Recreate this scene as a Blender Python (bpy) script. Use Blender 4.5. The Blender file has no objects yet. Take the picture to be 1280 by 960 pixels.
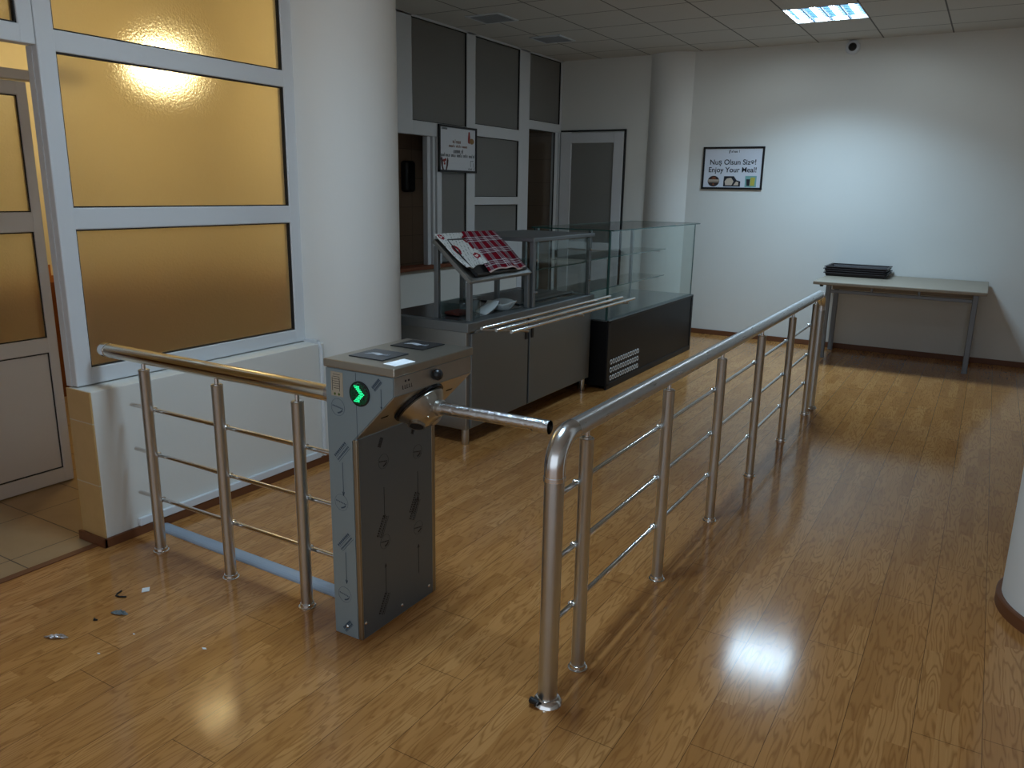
import bpy, bmesh, math, random
from mathutils import Vector, Matrix
random.seed(7)
S = bpy.context.scene
COL = S.collection

# ------------------------------------------------------------------ camera, world, exposure
cam = bpy.data.objects.new('camera', bpy.data.cameras.new('camera'))
COL.objects.link(cam)
cam.data.sensor_width = 36.0
cam.data.lens = 982.83 / 1280 * 36.0
cam.data.clip_start = 0.05
def _rot(yaw, pit, roll):
    cy, sy = math.cos(yaw), math.sin(yaw)
    fwd = Vector((sy*math.cos(pit), cy*math.cos(pit), -math.sin(pit)))
    r = Vector((cy, -sy, 0)); u = r.cross(fwd)
    r2 = math.cos(roll)*r + math.sin(roll)*u
    u2 = -math.sin(roll)*r + math.cos(roll)*u
    return Matrix((r2, u2, -fwd)).transposed()
cam.matrix_world = Matrix.Translation((0, 0, 1.7)) @ _rot(-0.536656, 0.241873, 0.017587).to_4x4()
S.camera = cam

W = bpy.data.worlds.new('world'); S.world = W; W.use_nodes = True
W.node_tree.nodes['Background'].inputs[0].default_value = (0.82, 0.90, 1.0, 1)
W.node_tree.nodes['Background'].inputs[1].default_value = 0.70
LAMP_E, LAMP_COL, LAMP_W, LAMP_SPREAD = 1.0, (0.50, 0.76, 1.0), (30.0, 16.0), (2.20, 2.40)
WARM_E, WARM_COL = 31.0, (1.0, 0.83, 0.45)
S.view_settings.view_transform = 'Standard'
S.view_settings.look = 'None'
S.view_settings.exposure = 0.46
S.view_settings.gamma = 1.0
S.view_settings.use_curve_mapping = False

# ------------------------------------------------------------------ helpers
def root_loc(o):
    v = Vector((0, 0, 0))
    while o is not None:
        v += o.location; o = o.parent
    return v

class MB:
    def __init__(s): s.bm = bmesh.new()
    def _bev(s, vs, b, seg=2):
        if b > 0:
            es = list({e for v in vs for e in v.link_edges})
            bmesh.ops.bevel(s.bm, geom=es, offset=b, segments=seg, affect='EDGES', profile=0.5)
    def box(s, x0, x1, y0, y1, z0, z1, b=0.0, seg=2):
        m = Matrix.Translation(((x0+x1)/2, (y0+y1)/2, (z0+z1)/2)) @ Matrix.Diagonal((abs(x1-x0), abs(y1-y0), abs(z1-z0), 1))
        r = bmesh.ops.create_cube(s.bm, size=1, matrix=m)
        s._bev(r['verts'], b, seg); return s
    def obox(s, c, ax, ay, az, dx, dy, dz, b=0.0):
        m = Matrix.Translation(c) @ Matrix((ax, ay, az)).transposed().to_4x4() @ Matrix.Diagonal((dx, dy, dz, 1))
        r = bmesh.ops.create_cube(s.bm, size=1, matrix=m)
        s._bev(r['verts'], b); return s
    def poly(s, pts): 
        s.bm.faces.new([s.bm.verts.new(p) for p in pts]); return s
    def prism(s, pts, off, b=0.0):
        a = [s.bm.verts.new(p) for p in pts]
        d = [s.bm.verts.new(Vector(p)+Vector(off)) for p in pts]
        n = len(a)
        s.bm.faces.new(a); s.bm.faces.new(d[::-1])
        for i in range(n): s.bm.faces.new((a[i], d[i], d[(i+1) % n], a[(i+1) % n]))
        s._bev(a+d, b); return s
    def sweep(s, pts, r, n=16, caps=True):
        pts = [Vector(p) for p in pts]; rs = r if isinstance(r, (list, tuple)) else [r]*len(pts)
        rings = []; ref = None
        for i, p in enumerate(pts):
            a = pts[max(i-1, 0)]; c = pts[min(i+1, len(pts)-1)]
            t = (c-a).normalized()
            if ref is None:
                ref = Vector((0, 0, 1)) if abs(t.z) < .9 else Vector((1, 0, 0))
            u = (ref - t*ref.dot(t)).normalized(); w = t.cross(u); ref = u
            rings.append([s.bm.verts.new(p + (u*math.cos(k*2*math.pi/n) + w*math.sin(k*2*math.pi/n))*rs[i]) for k in range(n)])
        for A, B in zip(rings, rings[1:]):
            for k in range(n):
                f = s.bm.faces.new((A[k], A[(k+1) % n], B[(k+1) % n], B[k])); f.smooth = True
        if caps:
            s.bm.faces.new(rings[0][::-1]); s.bm.faces.new(rings[-1])
        return s
    def lathe(s, o, ax, prof, n=24, caps=True):
        """prof: list of (distance along axis, radius)"""
        o = Vector(o); ax = Vector(ax).normalized()
        ref = Vector((0, 0, 1)) if abs(ax.z) < .9 else Vector((1, 0, 0))
        u = (ref-ax*ref.dot(ax)).normalized(); w = ax.cross(u)
        rings = []
        for d, r in prof:
            r = max(r, 1e-4)
            rings.append([s.bm.verts.new(o+ax*d+(u*math.cos(k*2*math.pi/n)+w*math.sin(k*2*math.pi/n))*r) for k in range(n)])
        for A, B in zip(rings, rings[1:]):
            for k in range(n):
                f = s.bm.faces.new((A[k], A[(k+1) % n], B[(k+1) % n], B[k])); f.smooth = True
        if caps: s.bm.faces.new(rings[0][::-1]); s.bm.faces.new(rings[-1])
        return s
    def grid(s, fn, nu, nv, uv=False):
        V = [[s.bm.verts.new(fn(i/nu, j/nv)) for j in range(nv+1)] for i in range(nu+1)]
        ul = s.bm.loops.layers.uv.verify() if uv else None
        for i in range(nu):
            for j in range(nv):
                f = s.bm.faces.new((V[i][j], V[i+1][j], V[i+1][j+1], V[i][j+1])); f.smooth = True
                if uv:
                    for l, (a, b) in zip(f.loops, ((i, j), (i+1, j), (i+1, j+1), (i, j+1))): l[ul].uv = (a/nu, b/nv)
        return s
    def build(s, name, m, parent=None, recalc=True, sharp=True):
        if recalc: bmesh.ops.recalc_face_normals(s.bm, faces=s.bm.faces)
        L = root_loc(parent)
        if L.length: bmesh.ops.translate(s.bm, verts=s.bm.verts, vec=-L)
        me = bpy.data.meshes.new(name); s.bm.to_mesh(me); s.bm.free()
        if sharp and any(p.use_smooth for p in me.polygons): me.set_sharp_from_angle(angle=math.radians(40))
        for mm in (m if isinstance(m, list) else [m]): me.materials.append(mm)
        o = bpy.data.objects.new(name, me); COL.objects.link(o)
        if parent is not None: o.parent = parent
        return o

def tag(o, label=None, cat=None, group=None, kind=None):
    if label: o['label'] = label
    if cat: o['category'] = cat
    if group: o['group'] = group
    if kind: o['kind'] = kind
    return o
def thing(name, label, cat, loc, group=None):
    o = bpy.data.objects.new(name, None); COL.objects.link(o); o.location = loc
    o.empty_display_size = .05
    return tag(o, label, cat, group)
def struct(o): o['kind'] = 'structure'; return o
def copy_tree(o, parent=None):
    c = o.copy(); COL.objects.link(c)
    if parent is not None: c.parent = parent
    for ch in list(o.children): copy_tree(ch, c)
    return c

# ------------------------------------------------------------------ materials
def mat(name, col=(.8, .8, .8), rough=.5, metal=0.0, emit=None, es=0, spec=.5, coat=0, trans=0, ior=1.45, alpha=1):
    m = bpy.data.materials.new(name); m.use_nodes = True
    b = m.node_tree.nodes['Principled BSDF']
    b.inputs['Base Color'].default_value = (*col, 1)
    b.inputs['Roughness'].default_value = rough
    b.inputs['Metallic'].default_value = metal
    b.inputs['Specular IOR Level'].default_value = spec
    b.inputs['Coat Weight'].default_value = coat
    b.inputs['Transmission Weight'].default_value = trans
    b.inputs['IOR'].default_value = ior
    if emit:
        b.inputs['Emission Color'].default_value = (*emit, 1); b.inputs['Emission Strength'].default_value = es
    return m
class N:
    """small node helper"""
    def __init__(s, m): s.t = m.node_tree; s.n = s.t.nodes; s.b = s.n['Principled BSDF']
    def new(s, ty, **k):
        o = s.n.new(ty)
        for a, v in k.items(): setattr(o, a, v)
        return o
    def link(s, a, b): s.t.links.new(a, b)
    def math(s, op, a, b=None, c=None):
        o = s.new('ShaderNodeMath', operation=op)
        for i, v in enumerate((a, b, c)):
            if v is None: continue
            if isinstance(v, (int, float)): o.inputs[i].default_value = v
            else: s.link(v, o.inputs[i])
        return o.outputs[0]
    def coord(s, kind='Object', scale=(1, 1, 1)):
        c = s.new('ShaderNodeTexCoord'); mp = s.new('ShaderNodeMapping')
        mp.inputs['Scale'].default_value = scale
        s.link(c.outputs[kind], mp.inputs[0]); return mp.outputs[0]
    def noise(s, vec, scale, detail=3, rough=.5):
        o = s.new('ShaderNodeTexNoise'); o.inputs['Scale'].default_value = scale
        o.inputs['Detail'].default_value = detail; o.inputs['Roughness'].default_value = rough
        if vec is not None: s.link(vec, o.inputs['Vector'])
        return o.outputs[0]
    def ramp(s, f, stops, interp='LINEAR'):
        o = s.new('ShaderNodeValToRGB'); o.color_ramp.interpolation = interp
        el = o.color_ramp.elements
        while len(el) < len(stops): el.new(.5)
        for e, (p, c) in zip(el, stops): e.position = p; e.color = (*c, 1)
        s.link(f, o.inputs[0]); return o.outputs[0]
    def mix(s, f, a, b, blend='MIX'):
        o = s.new('ShaderNodeMix', data_type='RGBA', blend_type=blend)
        for i, v in ((0, f), (6, a), (7, b)):
            if isinstance(v, (int, float)): o.inputs[i].default_value = v
            elif isinstance(v, tuple): o.inputs[i].default_value = (*v, 1)
            else: s.link(v, o.inputs[i])
        return o.outputs[2]
    def bump(s, h, strength=.2, dist=.01):
        o = s.new('ShaderNodeBump'); o.inputs['Strength'].default_value = strength; o.inputs['Distance'].default_value = dist
        s.link(h, o.inputs['Height']); s.link(o.outputs[0], s.b.inputs['Normal'])

def plaster(name, col, var=.04):
    m = mat(name, col, .75, spec=.3); n = N(m)
    v = n.coord()
    f = n.noise(v, 1.3, 4)
    n.link(n.mix(f, tuple(c*(1-var) for c in col), tuple(min(1, c*(1+var)) for c in col)), n.b.inputs['Base Color'])
    n.bump(n.noise(v, 60, 3), .12, .004)
    return m
def brushed(name, col, rough, stretch=(1, 1, 60), bump=.05, metal=1.0):
    m = mat(name, col, rough, metal); n = N(m)
    f = n.noise(n.coord('Object', stretch), 14, 3)
    n.link(n.math('MULTIPLY_ADD', f, .16, rough-.08), n.b.inputs['Roughness'])
    n.link(n.mix(f, tuple(c*.9 for c in col), tuple(min(1, c*1.08) for c in col)), n.b.inputs['Base Color'])
    n.bump(f, bump, .002)
    return m

M = {}
M['wall'] = plaster('wall_paint', (.74, .74, .70))
M['column'] = plaster('column_paint', (.76, .76, .73), .02)
M['pvc'] = mat('white_pvc', (.66, .68, .70), .35)
M['gasket'] = mat('black_gasket', (.012, .012, .012), .6)
M['skirt'] = mat('brown_skirting', (.16, .06, .025), .45)
M['steel'] = brushed('brushed_steel', (.50, .49, .46), .34, (60, 1.5, 1.5))
M['steel_v'] = brushed('satin_steel_sheet', (.46, .44, .40), .38, (40, 40, 1))
M['satin'] = brushed('satin_tube', (.60, .62, .63), .32, (30, 30, .6), .008)
M['rail'] = brushed('satin_rail', (.72, .74, .77), .30, (8, .6, 8), .004)
M['rail_x'] = brushed('polished_rail', (.80, .77, .68), .17, (.6, 8, 8), .004)
M['chrome'] = mat('chrome', (.80, .80, .80), .12, 1.0)
M['elbow'] = mat('polished_elbow', (.82, .83, .84), .2, 1.0)
M['black'] = mat('black_plastic', (.012, .012, .013), .35)
M['black_metal'] = mat('black_coated_metal', (.010, .010, .011), .42, spec=.3)
M['black_case'] = mat('black_case_panel', (.006, .006, .007), .42, spec=.25)
M['rubber_and_gaps'] = mat('black_rubber_and_gaps', (.01, .01, .01), .8)  # black of the wire bits, also painted shade in door gap and sockets
M['paper'] = mat('white_paper', (.80, .82, .84), .7)
M['ink'] = mat('black_ink', (.015, .017, .025), .6)
M['conduit'] = mat('grey_pvc_conduit', (.30, .36, .44), .4)
M['trunk'] = mat('white_trunking', (.72, .76, .80), .4)
M['frame_grey'] = mat('grey_powder_coat', (.20, .22, .25), .4, .3)
M['tray'] = mat('dark_brown_tray', (.020, .013, .014), .45)
M['cream_door'] = mat('white_door_leaf', (.60, .56, .56), .4)
M['bag'] = mat('white_plastic', (.70, .78, .80), .4, trans=.15)
M['foil'] = mat('crumpled_foil', (.6, .6, .62), .25, .9)

# floor laminate: strips run along world Y
def laminate():
    m = mat('oak_laminate', (.4, .25, .1), .24, spec=.55); n = N(m)
    v = n.coord('Object'); sp = n.new('ShaderNodeSeparateXYZ'); n.link(v, sp.inputs[0])
    X, Y = sp.outputs[0], sp.outputs[1]
    rw = .0665
    row = n.math('FLOOR', n.math('DIVIDE', X, rw))
    def wn(a, b=None):
        c = n.new('ShaderNodeCombineXYZ'); n.link(a, c.inputs[0])
        if b is not None: n.link(b, c.inputs[1])
        o = n.new('ShaderNodeTexWhiteNoise', noise_dimensions='3D'); n.link(c.outputs[0], o.inputs[0]); return o.outputs[0]
    yo = n.math('ADD', n.math('DIVIDE', Y, .42), n.math('MULTIPLY', wn(row), 7.3))
    col = n.math('FLOOR', yo)
    rnd = wn(row, col)
    board = n.math('FLOOR', n.math('DIVIDE', X, rw*3))
    bo = n.math('ADD', n.math('DIVIDE', Y, 1.38), n.math('MULTIPLY', wn(board), 5.1))
    # grain: noise stretched along Y and shifted per strip
    cc = n.new('ShaderNodeCombineXYZ')
    n.link(n.math('MULTIPLY', X, 17.0), cc.inputs[0])
    n.link(n.math('ADD', n.math('MULTIPLY', Y, 1.9), n.math('MULTIPLY', rnd, 37.0)), cc.inputs[1])
    n.link(n.math('MULTIPLY', rnd, 11.0), cc.inputs[2])
    big = n.noise(cc.outputs[0], 1.0, 2)
    rings = n.math('FRACT', n.math('MULTIPLY', big, 11.0))
    rings = n.math('ABSOLUTE', n.math('SUBTRACT', rings, .5))      # 0..0.5 contour lines: cathedral grain
    ringl = n.math('SMOOTH_MIN', n.math('MULTIPLY', rings, 4.0), 1.0, .3)
    c2 = n.new('ShaderNodeCombineXYZ')
    n.link(n.math('MULTIPLY', X, 190.0), c2.inputs[0])
    n.link(n.math('ADD', n.math('MULTIPLY', Y, 4.0), n.math('MULTIPLY', rnd, 9.0)), c2.inputs[1])
    fine = n.noise(c2.outputs[0], 1.0, 3, .6)
    tone = n.ramp(rnd, [(0, (.43, .188, .055)), (.35, (.51, .235, .074)), (.7, (.56, .262, .085)), (1, (.62, .310, .108))])
    c = n.mix(n.math('MULTIPLY', n.math('SUBTRACT', 1.0, ringl), .72), tone, (.25, .092, .022))
    c = n.mix(n.math('MULTIPLY', fine, .62), c, (.36, .170, .048))
    # seams
    fx = n.math('FRACT', n.math('DIVIDE', X, rw*3)); ex = n.math('LESS_THAN', n.math('MINIMUM', fx, n.math('SUBTRACT', 1.0, fx)), .006)
    fb = n.math('FRACT', bo); eb = n.math('LESS_THAN', n.math('MINIMUM', fb, n.math('SUBTRACT', 1.0, fb)), .0009)
    seam = n.math('MAXIMUM', ex, eb)
    c = n.mix(n.math('MULTIPLY', seam, .75), c, (.06, .03, .012))
    n.link(c, n.b.inputs['Base Color'])
    n.link(n.math('MULTIPLY_ADD', fine, .03, .115), n.b.inputs['Roughness'])
    n.bump(n.math('SUBTRACT', n.math('MULTIPLY', fine, .25), seam), .03, .001)
    return m
M['floor'] = laminate()

def tiles(name, c1, c2, grout, sx, sy, axes, gw=.008, rough=.3, noise=5):
    m = mat(name, c1, rough); n = N(m)
    v = n.coord('Object'); sp = n.new('ShaderNodeSeparateXYZ'); n.link(v, sp.inputs[0])
    U, V = sp.outputs[axes[0]], sp.outputs[axes[1]]
    fu = n.math('FRACT', n.math('DIVIDE', U, sx)); fv = n.math('FRACT', n.math('DIVIDE', V, sy))
    g = n.math('MAXIMUM', n.math('LESS_THAN', fu, gw/sx), n.math('LESS_THAN', fv, gw/sy))
    f = n.noise(v, noise, 5, .6)
    c = n.mix(g, n.mix(f, c1, c2), grout)
    n.link(c, n.b.inputs['Base Color'])
    n.bump(n.math('SUBTRACT', 1.0, g), .3, .002)
    return m
M['ftile'] = tiles('beige_floor_tile', (.29, .19, .095), (.43, .30, .17), (.09, .065, .045), .46, .335, (0, 1), .006, .3, 4)
M['endtile'] = tiles('ochre_wall_tile', (.50, .31, .12), (.64, .42, .18), (.60, .50, .34), 5.0, .305, (0, 2), .006, .3, 9)
def ceil_mat():
    m = mat('ceiling_tile', (.62, .61, .58), .85, spec=.2); n = N(m)
    v = n.coord('Object'); sp = n.new('ShaderNodeSeparateXYZ'); n.link(v, sp.inputs[0])
    def line(s_, o):
        f = n.math('FRACT', n.math('DIVIDE', n.math('SUBTRACT', s_, o), .645))
        return n.math('LESS_THAN', n.math('ABSOLUTE', n.math('SUBTRACT', f, .5)), .489)
    inner = n.math('MULTIPLY', line(sp.outputs[0], -1.89), line(sp.outputs[1], 7.80))
    f = n.noise(v, 90, 3, .7)
    c = n.mix(f, (.58, .57, .54), (.66, .65, .62))
    n.link(n.mix(inner, (.16, .16, .155), c), n.b.inputs['Base Color'])
    n.bump(n.math('ADD', n.math('MULTIPLY', inner, 2.0), f), .2, .003)
    return m
M['ceil'] = ceil_mat()
def corr_wall():
    m = mat('corridor_tile', (.8, .65, .4), .3); n = N(m)
    v = n.coord('Object'); sp = n.new('ShaderNodeSeparateXYZ'); n.link(v, sp.inputs[0])
    Z = sp.outputs[2]
    f = n.noise(v, 6, 4)
    cream = n.mix(f, (.74, .62, .40), (.82, .71, .50)); dark = n.mix(f, (.11, .028, .005), (.20, .058, .010))
    c = n.mix(n.math('LESS_THAN', Z, .93), cream, dark)
    band = n.math('MULTIPLY', n.math('GREATER_THAN', Z, .93), n.math('LESS_THAN', Z, 1.07))
    yy = n.math('FRACT', n.math('DIVIDE', n.math('ADD', sp.outputs[0], sp.outputs[1]), .11))
    sq = n.math('MULTIPLY', n.math('GREATER_THAN', yy, .25), n.math('GREATER_THAN', Z, .985))
    c = n.mix(band, c, n.mix(sq, (.38, .13, .03), (.85, .66, .40)))
    n.link(c, n.b.inputs['Base Color']); return m
M['corr'] = corr_wall()
M['corr_ceil'] = mat('corridor_ceiling', (.78, .68, .46), .7)

# frosted glass: patterned face scatters, back face clear
def frosted(name, tint, w_trans, rough, gloss=.1):
    m = bpy.data.materials.new(name); m.use_nodes = True
    t = m.node_tree; t.nodes.remove(t.nodes['Principled BSDF']); out = t.nodes['Material Output']
    rf = t.nodes.new('ShaderNodeBsdfRefraction'); rf.inputs['Color'].default_value = (*tint, 1)
    rf.inputs['Roughness'].default_value = rough; rf.inputs['IOR'].default_value = 1.25
    tr = t.nodes.new('ShaderNodeBsdfTranslucent'); tr.inputs['Color'].default_value = (*tint, 1)
    mx = t.nodes.new('ShaderNodeMixShader'); mx.inputs[0].default_value = w_trans
    t.links.new(rf.outputs[0], mx.inputs[1]); t.links.new(tr.outputs[0], mx.inputs[2])
    gl = t.nodes.new('ShaderNodeBsdfGlossy'); gl.inputs['Roughness'].default_value = .22
    fr = t.nodes.new('ShaderNodeFresnel'); fr.inputs['IOR'].default_value = 1.45
    m2 = t.nodes.new('ShaderNodeMixShader'); t.links.new(fr.outputs[0], m2.inputs[0])
    t.links.new(mx.outputs[0], m2.inputs[1]); t.links.new(gl.outputs[0], m2.inputs[2])
    co = t.nodes.new('ShaderNodeTexCoord'); nz = t.nodes.new('ShaderNodeTexNoise'); nz.inputs['Scale'].default_value = 95
    t.links.new(co.outputs['Object'], nz.inputs['Vector'])
    bp = t.nodes.new('ShaderNodeBump'); bp.inputs['Strength'].default_value = .75; bp.inputs['Distance'].default_value = .003
    t.links.new(nz.outputs[0], bp.inputs['Height'])
    for q in (rf, gl): t.links.new(bp.outputs[0], q.inputs['Normal'])
    t.links.new(m2.outputs[0], out.inputs[0]); return m
def clearglass(name, tint=(.95, .98, .97), gl=1.0):
    m = bpy.data.materials.new(name); m.use_nodes = True
    t = m.node_tree; t.nodes.remove(t.nodes['Principled BSDF']); out = t.nodes['Material Output']
    tr = t.nodes.new('ShaderNodeBsdfTransparent'); tr.inputs[0].default_value = (*tint, 1)
    g = t.nodes.new('ShaderNodeBsdfGlossy'); g.inputs['Roughness'].default_value = .02
    fr = t.nodes.new('ShaderNodeLayerWeight'); fr.inputs['Blend'].default_value = .5
    pw = t.nodes.new('ShaderNodeMath'); pw.operation = 'POWER'; pw.inputs[1].default_value = 5.0
    t.links.new(fr.outputs['Facing'], pw.inputs[0])
    ml = t.nodes.new('ShaderNodeMath'); ml.operation = 'MULTIPLY_ADD'; ml.inputs[1].default_value = .9*gl; ml.inputs[2].default_value = .035*gl
    t.links.new(pw.outputs[0], ml.inputs[0])
    mx = t.nodes.new('ShaderNodeMixShader'); t.links.new(ml.outputs[0], mx.inputs[0])
    t.links.new(tr.outputs[0], mx.inputs[1]); t.links.new(g.outputs[0], mx.inputs[2])
    t.links.new(mx.outputs[0], out.inputs[0]); return m
M['frost'] = frosted('frosted_glass', (.93, .89, .78), .34, .47)
M['clear'] = clearglass('clear_glass')
M['clear_back'] = clearglass('clear_back_face', (.97, .97, .97), .3)
M['glass_green'] = mat('glass_cut_edge', (.03, .09, .08), .15)
M['kit_glass'] = frosted('dark_frosted_glass', (.8, .8, .78), .5, .4)
def add_body(m, col, f):
    t = m.node_tree; out = t.nodes['Material Output']; src = out.inputs[0].links[0].from_socket
    df = t.nodes.new('ShaderNodeBsdfDiffuse'); df.inputs[0].default_value = (*col, 1)
    mx = t.nodes.new('ShaderNodeMixShader'); mx.inputs[0].default_value = f
    t.links.new(src, mx.inputs[1]); t.links.new(df.outputs[0], mx.inputs[2]); t.links.new(mx.outputs[0], out.inputs[0])
add_body(M['kit_glass'], (.42, .42, .40), .45)

# ------------------------------------------------------------------ room shell
CH = 3.31
FY = 9.56
KX = -5.0
struct(MB().box(-3.5, 5.2, -3.5, FY+.1, -.12, 0).box(-5.1, -3.5, 4.5, FY+.1, -.12, 0).build('floor', M['floor']))
struct(MB().box(-6.5, -3.5, -1.0, 4.5, -.12, 0).build('floor_corridor', M['ftile']))
c = MB()
c.box(-5.1, 5.2, -3.5, FY+.1, CH+.06, CH+.12)
struct(c.build('ceiling', M['ceil']))
cp = MB()   # tile layer with real openings for the recessed lamps
LAMPS = [(-1.5675, 8.1225), (-1.5675, 2.3175)]
xs = sorted({-5.1, 5.2, *[l[0]+s*.3225 for l in LAMPS for s in (-1, 1)]})
ys = sorted({-3.5, FY+.1, *[l[1]+s*.3225 for l in LAMPS for s in (-1, 1)]})
for i in range(len(xs)-1):
    for j in range(len(ys)-1):
        cx_, cy_ = (xs[i]+xs[i+1])/2, (ys[j]+ys[j+1])/2
        if any(abs(cx_-l[0]) < .32 and abs(cy_-l[1]) < .32 for l in LAMPS): continue
        cp.box(xs[i], xs[i+1], ys[j], ys[j+1], CH, CH+.015)
struct(cp.build('ceiling_tiles', M['ceil']))
struct(MB().box(-5.1, 5.2, FY, FY+.1, 0, CH).build('wall_far', M['wall']))
struct(MB().box(5.1, 5.2, -3.5, FY, 0, CH).build('wall_right', M['wall']))
# left half wall under the frosted window, its tiled end
struct(MB().box(-3.62, -3.44, 2.006, 3.75, 0, .765, .004).build('wall_left', M['wall']))
struct(MB().box(-3.625, -3.442, 1.998, 2.006, 0, .764).build('wall_left_tiles', M['endtile']))
struct(MB().box(-5.1, -5.002, 4.6, 6.02, 0, CH).build('wall_left_return', M['wall']))
struct(MB().box(-5.1, -3.80, 4.6, 4.68, 0, CH).build('wall_recess', M['wall']))
# corridor shell
struct(MB().box(-6.4, -6.3, -1.0, 4.6, 0, 3.25).build('wall_corridor_back', M['corr']))
struct(MB().box(-6.4, -3.80, 4.5, 4.6, 0, 3.25).build('wall_corridor_end', M['corr']))
struct(MB().box(-3.81, -3.74, 4.05, 4.6, 0, CH).build('wall_leak_plug', M['wall']))  # added unseen plug, stops corridor light leaking past the column
struct(MB().box(-6.4, -3.62, -1.0, -.9, 0, 3.25).build('wall_corridor_near', M['corr']))
struct(MB().box(-6.4, -3.635, -1.0, 4.6, 3.25, 3.32).build('ceiling_corridor', M['corr_ceil']))
struct(MB().box(-3.70, -3.62, -1.0, 4.6, 3.235, CH).build('wall_left_top', M['wall']))
struct(MB().box(-3.70, -3.56, -3.5, .6, 0, CH).build('wall_left_near', M['wall']))
# skirtings
struct(MB().box(-5.0, 5.1, FY-.018, FY, 0, .058, .004).build('baseboard_far', M['skirt']))
struct(MB().box(-3.44, -3.424, 1.982, 3.5, 0, .045, .003).box(-3.64, -3.424, 1.982, 1.998, 0, .045, .003).build('baseboard_left', M['skirt']))
struct(MB().box(-3.44, -3.418, 2.17, 3.42, .047, .088, .004).build('trim_1', M['trunk']))
struct(MB().sweep([(-3.45, 3.466, .77), (-3.428, 3.462, .74), (-3.428, 3.46, 0.05)], .012, 8).box(-3.56, -3.45, 3.455, 3.475, .765, .785).build('trim_2', M['pvc']))
struct(MB().box(-3.52, -3.48, -1, 2.0, 0, .006, .002).build('trim_3', M['skirt']))
# columns
def column(name, cx, cy, sk):
    struct(MB().lathe((cx, cy, 0), (0, 0, 1), [(0, .382), (CH, .382)], 64).build(name, M['column']))
    struct(MB().lathe((cx, cy, 0), (0, 0, 1), [(0, .402), (.05, .402), (.056, .396), (.056, .383)], 64, False).build('baseboard_'+sk, M['skirt']))
column('column_left', -3.6, 3.847, 'column_left')
column('column_right', .632, 3.77, 'column_right')
column('column_far', -3.53, 9.83, 'column_far')

# ------------------------------------------------------------------ frosted window and transom on the left
def pane_with_frame(par, fx0, fx1, y0, y1, z0, z1, mtl=None, back=None, gasket=True):
    """pane in plane x; front (room) face frosted, back face clear"""
    x = (fx0+fx1)/2
    b = MB().box(x-.004, x+.004, y0-.01, y1+.01, z0-.01, z1+.01)
    b.bm.faces.ensure_lookup_table(); bmesh.ops.recalc_face_normals(b.bm, faces=b.bm.faces)
    for f in b.bm.faces: f.material_index = 0 if f.normal.x > .5 else 1
    p = b.build('window_pane', [mtl or M['frost'], back or M['clear_back']], par)
    if gasket:
        g = MB(); t = .006; xf = fx1-.010
        g.box(x+.004, xf, y0-.002, y0+t, z0-.002, z1).box(x+.004, xf, y1-t, y1+.002, z0, z1)
        g.box(x+.004, xf, y0, y1, z0-.002, z0+t).box(x+.004, xf, y0, y1, z1-t, z1+.002)
        g.build('window_gasket', M['gasket'], par)
    return p
FX0, FX1 = -3.63, -3.56
w = bpy.data.objects.new('window_1', None); COL.objects.link(w); w.location = (-3.595, 2.75, .77); struct(w)
fr = MB(); bz = .006
ZT = 3.235
fr.box(FX0, FX1, 2.016, 2.097, .77, ZT, bz).box(FX0, FX1, 3.393, 3.478, .77, ZT, bz)
for z0, z1 in ((.77, .85), (1.49, 1.588), (2.245, 2.335), (3.16, ZT)):
    fr.box(FX0+.002, FX1-.002, 2.09, 3.40, z0, z1, bz)
fr.box(FX0-.01, FX0+.03, 2.012, 2.02, .77, 2.26)
fr.build('window_frame', M['pvc'], w)
for z0, z1 in ((.85, 1.49), (1.588, 2.245), (2.335, 3.16)):
    pane_with_frame(w, FX0, FX1, 2.097, 3.393, z0, z1)
# transom above the open doorway
w = bpy.data.objects.new('window_2', None); COL.objects.link(w); w.location = (-3.595, 1.3, 2.26); struct(w)
fr = MB()
fr.box(FX0, FX1, 1.949, 2.014, 2.26, ZT, bz).box(FX0, FX1, .6, .68, 0, ZT, bz)
fr.box(FX0+.002, FX1-.002, .66, 1.96, 2.26, 2.335, bz).box(FX0+.002, FX1-.002, .66, 1.96, 3.16, ZT, bz)
fr.build('window_frame', M['pvc'], w)
pane_with_frame(w, FX0, FX1, .68, 1.949, 2.335, 3.16)
# inner door behind the doorway
d = bpy.data.objects.new('door_1', None); COL.objects.link(d); d.location = (-4.44, 2.0, 0); struct(d)
DX0, DX1 = -4.48, -4.435
lf = MB()
lf.box(DX0, DX1, 1.58, 1.66, .005, 2.205, .006).box(DX0, DX1, 2.378, 2.432, .005, 2.205, .006)
for z0, z1 in ((.005, .09), (.77, .855), (1.435, 1.541), (2.135, 2.205)):
    lf.box(DX0+.002, DX1-.002, 1.65, 2.385, z0, z1, .006)
lf.build('door_leaf', M['cream_door'], d)
MB().box(DX0+.012, DX1-.012, 1.65, 2.385, .08, .78).build('door_panel', M['cream_door'], d)
gk = MB()
for z0, z1 in ((.09, .77), (.855, 1.435), (1.541, 2.135)):
    gk.box(DX1-.012, DX1-.006, 2.373, 2.38, z0, z1).box(DX1-.012, DX1-.006, 1.66, 2.38, z1-.006, z1).box(DX1-.012, DX1-.006, 1.66, 2.38, z0, z0+.006)
gk.build('door_gasket', M['gasket'], d)
pane_with_frame(d, DX0, DX1, 1.66, 2.378, .855, 1.435, gasket=False)
pane_with_frame(d, DX0, DX1, 1.66, 2.378, 1.541, 2.135, gasket=False)
MB().box(DX0-.02, DX1+.02, 1.45, 2.62, 2.212, 2.262, .005).box(DX0-.02, DX1+.02, 1.45, 1.57, 0, 2.212, .005).build('door_frame', M['cream_door'], d)

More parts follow.
